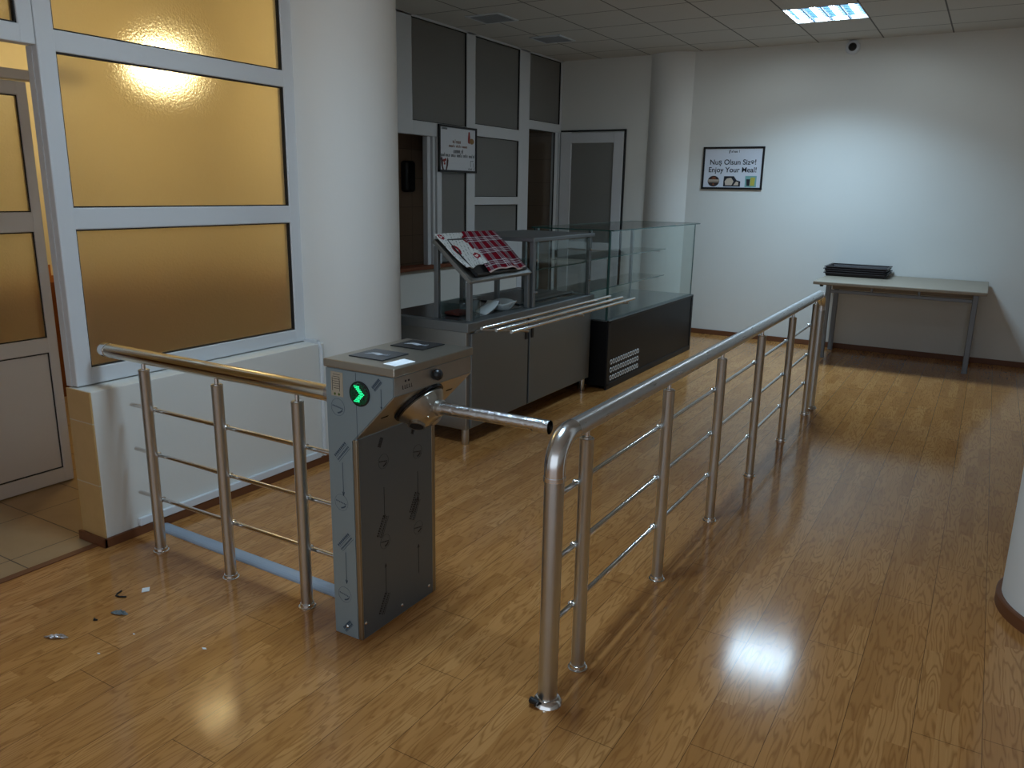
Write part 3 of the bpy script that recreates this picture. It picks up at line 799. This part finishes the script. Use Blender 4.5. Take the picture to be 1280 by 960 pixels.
# dark tray on the slope
t = thing('dark_tray', 'black tray lying on the slanted stand beneath the towels', 'tray', (-3.0, 4.66, 1.25))
q = SA+sd_*sl_*.50+sn_*.020
MB().obox(Vector((q.x, 4.68, q.z)), sd_, Vector((0, 1, 0)), sn_, .335, .66, .010, .004).build('tray_base', M['black'], t)
rm = MB()
for s_ in (-1, 1):
    rm.obox(Vector((q.x, 4.68+s_*.325, q.z))+sn_*.010, sd_, Vector((0, 1, 0)), sn_, .335, .012, .018, .004)
    rm.obox(Vector((q.x, 4.68, q.z))+sd_*s_*.162+sn_*.010, sd_, Vector((0, 1, 0)), sn_, .012, .66, .018, .004)
rm.build('tray_rim', M['black'], t)
# towels
def plaid():
    m = mat('red_plaid', (.3, .02, .04), .9, spec=.1); n = N(m)
    uv = n.coord('UV'); sp = n.new('ShaderNodeSeparateXYZ'); n.link(uv, sp.inputs[0])
    def band(s_, k, a, b, o=0):
        f = n.math('FRACT', n.math('ADD', n.math('MULTIPLY', s_, k), o))
        return n.math('MULTIPLY', n.math('GREATER_THAN', f, a), n.math('LESS_THAN', f, b))
    U, V = sp.outputs[0], sp.outputs[1]
    wu = n.math('MAXIMUM', n.math('MAXIMUM', band(U, 4.6, .30, .38), band(U, 4.6, .46, .52)), band(U, 4.6, .60, .68))
    wvv = n.math('MAXIMUM', n.math('MAXIMUM', band(V, 3.2, .45, .53), band(V, 3.2, .61, .67)), band(V, 3.2, .75, .83))
    both = n.math('MULTIPLY', wu, wvv); any_ = n.math('MAXIMUM', wu, wvv)
    dk = n.math('MAXIMUM', band(U, 4.6, .26, .72), band(V, 3.2, .40, .88))
    c = n.mix(n.math('MULTIPLY', dk, .75), (.24, .008, .022), (.10, .012, .035))
    c = n.mix(n.math('MULTIPLY', any_, .60), c, (.62, .56, .62))
    c = n.mix(both, c, (.80, .80, .84))
    edge = n.math('GREATER_THAN', V, .972); c = n.mix(edge, c, (.75, .62, .60))
    n.link(c, n.b.inputs['Base Color']); return m
def floral():
    m = mat('white_printed_towel', (.8, .8, .8), .9, spec=.1); n = N(m)
    uv = n.coord('UV'); sp = n.new('ShaderNodeSeparateXYZ'); n.link(uv, sp.inputs[0])
    U, V = sp.outputs[0], sp.outputs[1]
    c = n.mix(0, (.74, .77, .76), (.7, .7, .7))
    ln = n.math('GREATER_THAN', n.math('SINE', n.math('MULTIPLY', n.math('ADD', U, n.math('MULTIPLY', V, .35)), 62.0)), .6)
    wr = n.math('GREATER_THAN', n.noise(uv, 26, 2), .54)
    c = n.mix(n.math('MULTIPLY', n.math('MULTIPLY', ln, wr), .75), c, (.10, .16, .13))
    nz = n.noise(uv, 30, 3)
    for a, b, r in ((.80, .20, .10), (.25, .48, .12), (.10, .10, .07), (.70, .72, .08)):
        d_ = n.math('ADD', n.math('POWER', n.math('ABSOLUTE', n.math('SUBTRACT', U, a)), 2), n.math('POWER', n.math('ABSOLUTE', n.math('MULTIPLY', n.math('SUBTRACT', V, b), .9)), 2))
        d_ = n.math('ADD', d_, n.math('MULTIPLY', n.math('SUBTRACT', nz, .5), .012))
        c = n.mix(n.math('LESS_THAN', d_, r*r), c, (.30, .02, .035))
        c = n.mix(n.math('LESS_THAN', d_, r*r*.12), c, (.80, .72, .70))
    n.link(c, n.b.inputs['Base Color']); return m
def towel(name, label, y0, y1, y0b, y1b, vend, m, ph, hang=.0):
    def fn(u, v):
        a = -.06 + v*(vend+.06)              # share of the slope length
        y = (y0+(y1-y0)*u)*(1-v)+(y0b+(y1b-y0b)*u)*v
        wob = (.010*math.sin(u*9+ph)+.006*math.sin(u*17+ph*2))*v*v
        a2 = a + .035*math.sin(u*7.5+ph)*v**3
        p = SA+sd_*sl_*a2+sn_*(.0345+.004*math.sin(v*6+u*3+ph)+max(0, wob)*1.6)
        if a < .02: p = p+sn_*0
        return Vector((p.x, y, p.z))
    b = MB().grid(fn, 40, 40, True)
    o = b.build(name, m, sharp=False)
    so = o.modifiers.new('thick', 'SOLIDIFY'); so.thickness = .006; so.offset = 1
    return tag(o, label, 'towel')
towel('tea_towel', 'white tea towel with red printed motifs on the slanted steel stand', 4.272, 4.66, 4.285, 4.60, .74, floral(), .4)
def shift(o, d_): o.location = sn_*d_
shift(towel('tea_towel', 'red and white plaid tea towel on the slanted steel stand', 4.585, 5.0, 4.49, 5.0, .90, plaid(), 2.2), .008)

# things under the stand
t = thing('plastic_tub', 'clear plastic tub on the counter under the slanted stand', 'tub', (-3.1, 4.47, CZ))
M['tub'] = clearglass('tub_plastic', (.80, .86, .86), 1.5)
def taper(mb, cx, cy, z0, z1, w0, d0, w1, d1, th=.003):
    a = [(-1, -1), (1, -1), (1, 1), (-1, 1)]
    lo = [mb.bm.verts.new((cx+i*w0/2, cy+j*d0/2, z0)) for i, j in a]; hi = [mb.bm.verts.new((cx+i*w1/2, cy+j*d1/2, z1)) for i, j in a]
    lo2 = [mb.bm.verts.new((cx+i*(w0/2-th), cy+j*(d0/2-th), z0+th)) for i, j in a]; hi2 = [mb.bm.verts.new((cx+i*(w1/2-th), cy+j*(d1/2-th), z1)) for i, j in a]
    mb.bm.faces.new(lo[::-1]); mb.bm.faces.new(lo2)
    for k in range(4):
        l = (k+1) % 4
        mb.bm.faces.new((lo[k], lo[l], hi[l], hi[k])); mb.bm.faces.new((lo2[l], lo2[k], hi2[k], hi2[l])); mb.bm.faces.new((hi[k], hi[l], hi2[l], hi2[k]))
    return mb
taper(MB(), -3.10, 4.47, CZ+.002, CZ+.10, .15, .20, .18, .25).build('tub_wall', M['tub'], t)
M['food'] = plaster('red_food', (.16, .03, .02), .5)
MB().box(-3.165, -3.035, 4.385, 4.555, CZ+.006, CZ+.03, .01).build('tub_contents', M['food'], t)
t = thing('plastic_sheet', 'bent pale plastic sheet leaning under the stand behind the white bowl', 'plastic sheet', (-3.05, 4.70, CZ))
def fn(u, v):
    x = -2.95-.10*u+.03*math.sin(v*5); y = 4.58+.30*v
    return Vector((x, y, CZ+.004+.085*(1-abs(2*v-1.05))*(1-.3*u)+.02*u))
o = MB().grid(fn, 8, 16).build('sheet', M['bag'], t, sharp=False); o.modifiers.new('thick', 'SOLIDIFY').thickness = .003
t = thing('white_bowl', 'white plastic bowl dish on the counter under the slanted stand', 'bowl', (-2.985, 4.86, CZ))
def fn(u, v):
    a = u*2*math.pi; r = .052+.058*v+.006*math.sin(5*a)*v
    return Vector((-2.985+r*math.cos(a)*.85, 4.86+r*math.sin(a)*1.2, CZ+.004+.058*v**1.6+.008*math.sin(3*a+1)*v))
b = MB().grid(fn, 40, 8); b.lathe((-2.985, 4.86, CZ+.002), (0, 0, 1), [(0, .05), (.003, .052)], 24)
o = b.build('bowl_shell', M['bag'], t, sharp=False); o.modifiers.new('thick', 'SOLIDIFY').thickness = .003
t = thing('clear_cup', 'tall clear plastic container beside the front leg of the slanted stand', 'container', (-2.91, 4.40, CZ))
MB().lathe((-2.93, 4.42, CZ+.001), (0, 0, 1), [(0, .030), (.003, .032), (.15, .038), (.152, .036)], 20, True).build('container_wall', M['tub'], t)

# ------------------------------------------------------------------ display case
EX0, EX1, EY0, EY1, EZ, GZ = -3.50, -2.72, 6.19, 8.45, .62, 1.386
t = thing('display_case', 'black refrigerated display case with large glass top near the far wall', 'display case', ((EX0+EX1)/2, (EY0+EY1)/2, 0))
MB().box(EX0, EX1-.012, EY0, EY1, .03, EZ-.012, .006).build('base_cabinet', M['black_case'], t)
fr = MB()
fr.box(EX1-.02, EX1, EY0-.002, EY0+.055, .03, EZ, .005).box(EX1-.02, EX1, EY1-.045, EY1+.002, .03, EZ, .005)
fr.box(EX1-.02, EX1, EY0, EY1, EZ-.03, EZ, .005).box(EX1-.02, EX1, EY0, EY1, .0, .055, .005)
fr.build('front_frame', M['black_metal'], t)
MB().box(EX1-.018, EX1-.007, EY0+.055, EY1-.045, .055, EZ-.03).build('front_panel', M['black_case'], t)
M['vent_ring'] = mat('vent_ring', (.75, .75, .74), .4, .2)
for r_ in range(3):
    for k in range(12):
        y = 6.285+k*.056; z = .095+r_*.072
        rr = [(.0065*3*math.cos(a), .0065*3*math.sin(a)) for a in [i*2*math.pi/14 for i in range(15)]]
        MB().sweep([(EX1-.004, y+a, z+b) for a, b in rr], .0042, 5, False).build('vent_hole', M['vent_ring'], t)
MB().box(EX0, EX1, EY0, EY1, EZ-.012, EZ, .003).build('deck', mat('deck_steel', (.20, .23, .24), .22, .8), t)
gl = MB()
gl.box(EX1-.035, EX1-.028, EY0+.01, EY1-.012, EZ, GZ-.008)
gl.build('front_glass', M['clear'], t)
MB().box(EX0+.02, EX1-.036, EY1-.02, EY1-.012, EZ, GZ-.008).build('side_glass', M['clear'], t)
MB().box(EX0+.02, EX1-.036, EY0+.012, EY0+.02, EZ, GZ-.008).build('side_glass', M['clear'], t)
rg = MB().box(EX0, EX1+.01, EY0-.01, EY1+.02, GZ-.008, GZ).build('roof_glass', M['clear'], t)
ge = MB(); e_ = .004
ge.box(EX1+.01, EX1+.0125, EY0-.01, EY1+.02, GZ-.009, GZ+.001).box(EX0-.0025, EX0, EY0-.01, EY1+.02, GZ-.009, GZ+.001)
ge.box(EX0, EX1+.01, EY1+.02, EY1+.0225, GZ-.009, GZ+.001).box(EX0, EX1+.01, EY0-.0125, EY0-.01, GZ-.009, GZ+.001)
ge.build('roof_edge', M['glass_green'], rg)
ge = MB()
ge.box(EX1-.036, EX1-.027, EY1-.022, EY1-.011, EZ, GZ-.009).box(EX1-.04, EX1-.024, EY0+.004, EY0+.022, EZ, GZ-.009)
ge.box(EX0+.012, EX0+.022, EY0+.010, EY0+.022, EZ, GZ-.009).box(EX0+.012, EX0+.022, EY1-.022, EY1-.010, EZ, GZ-.009)
ge.build('corner_strip', M['glass_green'], t)
for z in (1.10, .815):
    s1 = MB().box(-3.42, -3.04, EY0+.10, EY1-.10, z, z+.006).build('glass_shelf', M['clear'], t)
    MB().box(-3.042, -3.036, EY0+.10, EY1-.10, z-.001, z+.007).build('shelf_edge', M['glass_green'], s1)
    b = MB()
    for y in (EY0+.24, EY1-.24): b.obox(Vector((-3.24, y, z-.012)), Vector((1, 0, 0)), Vector((0, 1, 0)), Vector((0, 0, 1)), .38, .012, .02)
    b.build('shelf_bracket', M['steel'], s1)
MB().box(EX0+.025, EX0+.04, EY0+.03, EY1-.03, EZ, EZ+.07).build('back_rail', M['steel'], t)
for y in (EY0+.03, (EY0+EY1)/2, EY1-.03): MB().box(EX0+.02, EX0+.05, y-.018, y+.018, EZ, GZ-.01, .003).build('back_post', M['inox'], t)

# ------------------------------------------------------------------ table and trays at the far wall
M['tabletop'] = mat('beech_laminate_top', (.40, .33, .25), .45); n_ = N(M['tabletop'])
f_ = n_.noise(n_.coord('Object', (1.5, 18, 18)), 4, 4); n_.link(n_.mix(f_, (.24, .20, .15), (.33, .275, .21)), n_.b.inputs['Base Color'])
TZ = .862
t = thing('table', 'long wooden topped table with grey metal legs against far wall', 'table', (-.71, 8.95, 0))
MB().box(-1.475, .047, 8.38, 9.535, TZ-.032, TZ, .006).build('table_top', M['tabletop'], t)
for x in (-1.40, -.045):
    for y in (8.885, 9.43):
        MB().box(x-.025, x+.025, y-.02, y+.02, .006, TZ-.035, .006).box(x-.027, x+.027, y-.022, y+.022, 0, .012, .003).build('leg', M['frame_grey'], t)
MB().box(-1.42, -.025, 8.872, 8.897, TZ-.16, TZ-.125, .004).build('rail', M['frame_grey'], t)
MB().box(-1.42, -.025, 9.417, 9.443, TZ-.16, TZ-.125, .004).build('rail', M['frame_grey'], t)
for x in (-1.40, -.045): MB().box(x-.012, x+.012, 8.89, 9.43, TZ-.075, TZ-.035, .004).build('side_rail', M['frame_grey'], t)
for x in (-.98, -.54): MB().box(x-.012, x+.012, 8.874, 8.895, TZ-.13, TZ-.033, .003).build('spacer', M['frame_grey'], t)
MB().box(-1.38, -.06, 9.0, 9.02, TZ-.13, TZ-.033).build('apron', M['tabletop'], t)
MB().lathe((-1.43, 8.62, TZ-.033), (0, 0, -1), [(0, .018), (.035, .018), (.04, .014)], 14).build('bumper', M['black'], t)
def serving_tray(z, dx, lab):
    t = thing('serving_tray', lab, 'tray', (-1.185+dx, 9.28, z), 'stacked dark trays')
    b = taper(MB(), -1.185+dx, 9.28, z, z+.036, .575, .435, .60, .46, .006); b.build('tray_body', M['tray'], t)
    r = MB()
    for s_ in (-1, 1):
        r.box(-1.185+dx+s_*.300-.012, -1.185+dx+s_*.300+.012, 9.28-.242, 9.28+.242, z+.030, z+.038, .003)
        r.box(-1.185+dx-.31, -1.185+dx+.31, 9.28+s_*.230-.012, 9.28+s_*.230+.012, z+.030, z+.038, .003)
    r.build('tray_rim', M['tray'], t)
for k, (dx, lb) in enumerate(((.0, 'dark brown tray at the bottom of the stack on the table'), (.006, 'dark brown tray second from the bottom of the stack'),
                              (-.006, 'dark brown tray second from the top of the stack'), (.003, 'open dark brown tray on top of the stack on the table'))):
    serving_tray(TZ+.001+k*.0215, dx, lb)

# ------------------------------------------------------------------ signs
def text(body, size, mtx, m, parent, name, sx=1.0, bold=0.0):
    cu = bpy.data.curves.new(name, 'FONT'); cu.body = body; cu.size = size
    cu.align_x = 'CENTER'; cu.align_y = 'CENTER'; cu.extrude = .0004; cu.offset = bold
    o = bpy.data.objects.new(name, cu); COL.objects.link(o)
    bpy.context.view_layer.update()
    me = bpy.data.meshes.new_from_object(o.evaluated_get(bpy.context.evaluated_depsgraph_get()))
    bpy.data.objects.remove(o)
    me.transform(mtx @ Matrix.Diagonal((sx, 1, 1, 1)))
    me.transform(Matrix.Translation(-root_loc(parent)))
    me.materials.append(m)
    q = bpy.data.objects.new(name, me); COL.objects.link(q); q.parent = parent
    return q
def face_mtx(c, right, up):
    r = Vector(right); u = Vector(up); n = r.cross(u)
    m = Matrix((r, u, n)).transposed().to_4x4(); m.translation = Vector(c); return m
class Flat:
    """draws thin flat shapes on a sign face"""
    def __init__(s, c, right, up): s.c = Vector(c); s.r = Vector(right); s.u = Vector(up); s.n = s.r.cross(s.u); s.mb = MB()
    def poly(s, pts, d=.0): s.mb.prism([s.c+s.r*a+s.u*b+s.n*d for a, b in pts], s.n*.0004); return s
    def rect(s, a0, a1, b0, b1, d=0.): return s.poly([(a0, b0), (a1, b0), (a1, b1), (a0, b1)], d)
    def disc(s, a, b, ra, rb=None, d=0., n=20): 
        rb = rb or ra
        return s.poly([(a+ra*math.cos(k*2*math.pi/n), b+rb*math.sin(k*2*math.pi/n)) for k in range(n)], d)
    def words(s, a0, a1, b, h, seed):
        rr = random.Random(seed); x = a0; left = rr.randint(4, 8)
        while x < a1:
            if left == 0: x += h*.7; left = rr.randint(3, 8); continue
            st = h*.20; k = rr.random()
            hh = h*(1.25 if k < .25 else .8)
            s.rect(x, x+st, b-h*.45, b-h*.45+hh)
            if k > .3: s.rect(x+h*.32, x+h*.32+st, b-h*.45, b-h*.45+h*.8)
            if k > .2: s.rect(x, x+h*.45, b+(h*.2 if k > .6 else -h*.45), b+(h*.2 if k > .6 else -h*.45)+h*.16)
            x += h*.68; left -= 1
        return s
    def build(s, name, m, par): return s.mb.build(name, m, par)
M['sign_board'] = mat('sign_board', (.70, .73, .80), .35)
M['sign_board2'] = mat('sign_board_grey', (.72, .74, .78), .35)
cBrown, cDark, cCream = mat('print_brown', (.22, .07, .03), .5), M['ink'], mat('print_cream', (.62, .52, .42), .5)
cGreen, cYell, cRed = mat('print_teal', (.20, .42, .40), .5), mat('print_yellow', (.50, .46, .08), .5), mat('print_red', (.30, .02, .02), .5)
# far wall sign
sx0, sx1, sz0, sz1 = -3.075, -2.358, 1.752, 2.236
t = thing('wall_sign', 'framed Enjoy Your Meal sign on the far wall', 'sign', ((sx0+sx1)/2, FY, sz0))
fw = .022
fr = MB()
for a, b in ((sx0, sx0+fw), (sx1-fw, sx1)): fr.box(a, b, FY-.022, FY-.001, sz0, sz1, .003)
for a, b in ((sz0, sz0+fw), (sz1-fw, sz1)): fr.box(sx0, sx1, FY-.022, FY-.001, a, b, .003)
fr.build('sign_frame', M['black'], t)
bd = MB().box(sx0+.01, sx1-.01, FY-.012, FY-.002, sz0+.01, sz1-.01).build('sign_board', M['sign_board'], t)
cx, cz = (sx0+sx1)/2, (sz0+sz1)/2; yb = FY-.0125
R_, U_ = (1, 0, 0), (0, 0, 1)
text('Nuş Olsun Sizə!', .082, face_mtx((cx, yb, cz+.065), R_, U_), M['ink'], bd, 'sign_text', 1.0, .0012)
text('Enjoy Your Meal!', .082, face_mtx((cx, yb, cz-.022), R_, U_), M['ink'], bd, 'sign_text', 1.0, .0012)
g = Flat((cx, yb, cz+.185), R_, U_); g.poly([(-.055, -.018), (-.045, -.018), (-.035, .022), (-.048, .016)]).words(-.025, .07, 0, .022, 3); g.build('sign_logo', M['ink'], bd)
g = Flat((cx-.215, yb, cz-.150), R_, U_); g.disc(0, 0, .070, .062); g.build('burger_picture', mat('print_dark', (.035, .022, .02), .5), bd)
g = Flat((cx-.215, yb-.0005, cz-.150), R_, U_); g.rect(-.066, .066, .006, .018).rect(-.066, .066, -.012, -.002); g.build('burger_stripes', cCream, bd)
g = Flat((cx-.215, yb-.0005, cz-.150), R_, U_); g.poly([(-.03, .024), (.03, .024), (.02, .048), (-.01, .05)]).disc(0, -.035, .012); g.build('burger_filling', cBrown, bd)
g = Flat((cx+.005, yb, cz-.150), R_, U_); g.poly([(-.10, -.06), (.10, -.06), (.10, .0), (.055, .012), (.02, .058), (-.095, .058), (-.10, .0)]); g.build('lunchbox_picture', cDark, bd)
g = Flat((cx+.005, yb-.0005, cz-.150), R_, U_); g.poly([(-.075, -.045), (.0, -.045), (.02, .0), (-.01, .04), (-.06, .032), (-.085, -.0)]).poly([(.02, -.046), (.078, -.046), (.078, -.008), (.05, -.002)]); g.build('lunchbox_food', cCream, bd)
g = Flat((cx+.225, yb, cz-.150), R_, U_); g.rect(-.066, .066, -.064, .062); g.build('drink_picture', cGreen, bd)
g = Flat((cx+.225, yb-.0005, cz-.150), R_, U_); g.poly([(-.006, -.05), (.045, -.05), (.05, .045), (-.004, .045)]); g.build('drink_juice', cYell, bd)
g = Flat((cx+.225, yb-.0005, cz-.150), R_, U_); g.poly([(-.045, -.05), (-.012, -.05), (-.008, .025), (-.052, .025)]); g.build('drink_cup', cDark, bd)
# sign by the kitchen hatch
sy0, sy1, sz0, sz1 = 6.825, 7.523, 1.872, 2.343
t = thing('wall_sign', 'framed notice with small pictures hung beside the kitchen hatch', 'sign', (KX, (sy0+sy1)/2, sz0))
fr = MB()
for a, b in ((sy0, sy0+fw), (sy1-fw, sy1)): fr.box(KX+.001, KX+.026, a, b, sz0, sz1, .003)
for a, b in ((sz0, sz0+fw), (sz1-fw, sz1)): fr.box(KX+.001, KX+.026, sy0, sy1, a, b, .003)
fr.build('sign_frame', M['black'], t)
bd = MB().box(KX+.002, KX+.014, sy0+.01, sy1-.01, sz0+.01, sz1-.01).build('sign_board', M['sign_board2'], t)
cy, cz, xb = (sy0+sy1)/2, (sz0+sz1)/2, KX+.0145
R2 = (0, 1, 0)
g = Flat((xb, cy, cz), R2, U_); g.words(-.30, -.21, .20, .022, 5); g.build('sign_logo', M['ink'], bd)
g = Flat((xb, cy, cz), R2, U_); g.words(-.10, .07, .075, .032, 9).words(-.17, .16, .030, .024, 11); g.build('sign_text', cBrown, bd)
g = Flat((xb, cy, cz), R2, U_); g.words(-.09, .09, -.020, .032, 13).rect(-.09, .09, -.042, -.039).words(-.31, .31, -.065, .030, 17); g.build('sign_text', M['ink'], bd)
g = Flat((xb, cy+.235, cz+.13), R2, U_); g.poly([(-.05, -.05), (-.02, -.065), (-.005, .0), (-.015, .06), (-.04, .06), (-.05, .0)]); g.build('dessert_glass', cRed, bd)
g = Flat((xb+.0005, cy+.245, cz+.095), R2, U_); g.disc(.012, 0, .045, .030); g.build('dessert_cake', mat('print_tan', (.30, .17, .06), .5), bd)
g = Flat((xb, cy-.245, cz-.145), R2, U_)
g.poly([(-.055, .075), (-.03, .03), (-.03, -.03), (-.005, -.085), (-.035, -.08), (-.06, -.02), (-.068, .04)]).poly([(.055, .06), (.035, .02), (.03, -.03), (.01, -.085), (.035, -.08), (.06, -.02), (.068, .03)])
g.build('hands_picture', mat('print_maroon', (.06, .012, .015), .5), bd)
g = Flat((xb, cy-.245, cz-.130), R2, U_); g.disc(-.008, .01, .022, .016).disc(.018, .02, .014).disc(.0, -.02, .014); g.build('hands_fruit', cRed, bd)
g = Flat((xb, cy+.265, cz-.15), R2, U_)
for a0, a1, b0, b1 in ((-.03, .03, .035, .042), (-.03, -.023, -.025, .042), (.023, .03, -.025, .02)): g.rect(a0, a1, b0, b1)
g.words(-.07, .045, -.045, .02, 23); g.build('corner_logo', M['frame_grey'], bd)
# dark dispenser inside the hatch
t = thing('dispenser', 'dark wall dispenser seen through the kitchen hatch', 'dispenser', (-5.30, 6.78, 1.66))
b = MB().box(-5.40, -5.30, 6.70, 6.86, 1.66, 1.98, .035, 4); b.build('dispenser_body', M['black'], t)
struct(MB().box(-5.55, -5.40, 6.62, 7.2, 0, CH).build('wall_kitchen_pier', M['kit_tile']))

# ------------------------------------------------------------------ litter on the floor
tag(MB().sweep([(-2.985, 1.775, .004), (-2.978, 1.752, .004), (-2.966, 1.738, .004), (-2.945, 1.742, .004), (-2.922, 1.756, .004)], .0035, 8).build('wire_offcut', M['rubber_and_gaps']), 'curved black wire offcut on the floor near the half wall', 'wire offcut')
tag(MB().sweep([(-2.872, 1.585, .004), (-2.862, 1.578, .004), (-2.850, 1.583, .004)], [.003, .005, .003], 8).build('wire_offcut', M['rubber_and_gaps']), 'tiny straight black wire bit on the floor', 'wire offcut')
tag(MB().prism([(-2.933, 1.838, .0015), (-2.905, 1.815, .0015), (-2.888, 1.840, .0015), (-2.916, 1.862, .0015)], (0, 0, .002)).build('paper_scrap', M['paper']), 'small white square scrap on the floor near the railing', 'scrap')
def crumple(name, label, x, y, l, w_, ang, m, seed):
    rr = random.Random(seed)
    ca, sa = math.cos(ang), math.sin(ang)
    H = [[rr.random() for _ in range(9)] for _ in range(13)]
    def fn(u, v):
        a, b = (u-.5)*l, (v-.5)*w_*math.sin(math.pi*min(.97, max(.03, u)))**.6
        return Vector((x+a*ca-b*sa, y+a*sa+b*ca, .0025+.009*H[int(round(u*12))][int(round(v*8))]*math.sin(math.pi*u)))
    o = MB().grid(fn, 12, 8).build(name, m, sharp=False); so = o.modifiers.new('thick', 'SOLIDIFY'); so.thickness = .001
    for p in o.data.polygons: p.use_smooth = False
    return tag(o, label, 'scrap')
crumple('film_scrap', 'grey crumpled plastic scrap between black wire bits on the floor', -2.826, 1.662, .075, .03, .35, mat('grey_scrap', (.16, .19, .20), .4), 3)
crumple('foil_scrap', 'shiny silver foil scrap lying on the floor at left', -2.868, 1.428, .095, .028, .5, M['foil'], 5)
"""small crumbs, each a thing of its own"""
for k, (x, y, sx_, lab) in enumerate(((-2.33, 1.68, .012, 'tiny pale chip on the floor nearest the turnstile'), (-2.63, 1.45, .007, 'tiny pale chip on the floor left of the warm reflection'),
                                      (-2.64, 1.60, .006, 'tiny pale chip on the floor below the grey scrap'))):
    b = MB().prism([(x-sx_, y, .001), (x, y-sx_*.5, .001), (x+sx_, y+.002, .001), (x+.002, y+sx_*.5, .001)], (0, 0, .0018))
    tag(b.build('debris_chip', M['paper']), lab, 'chip')
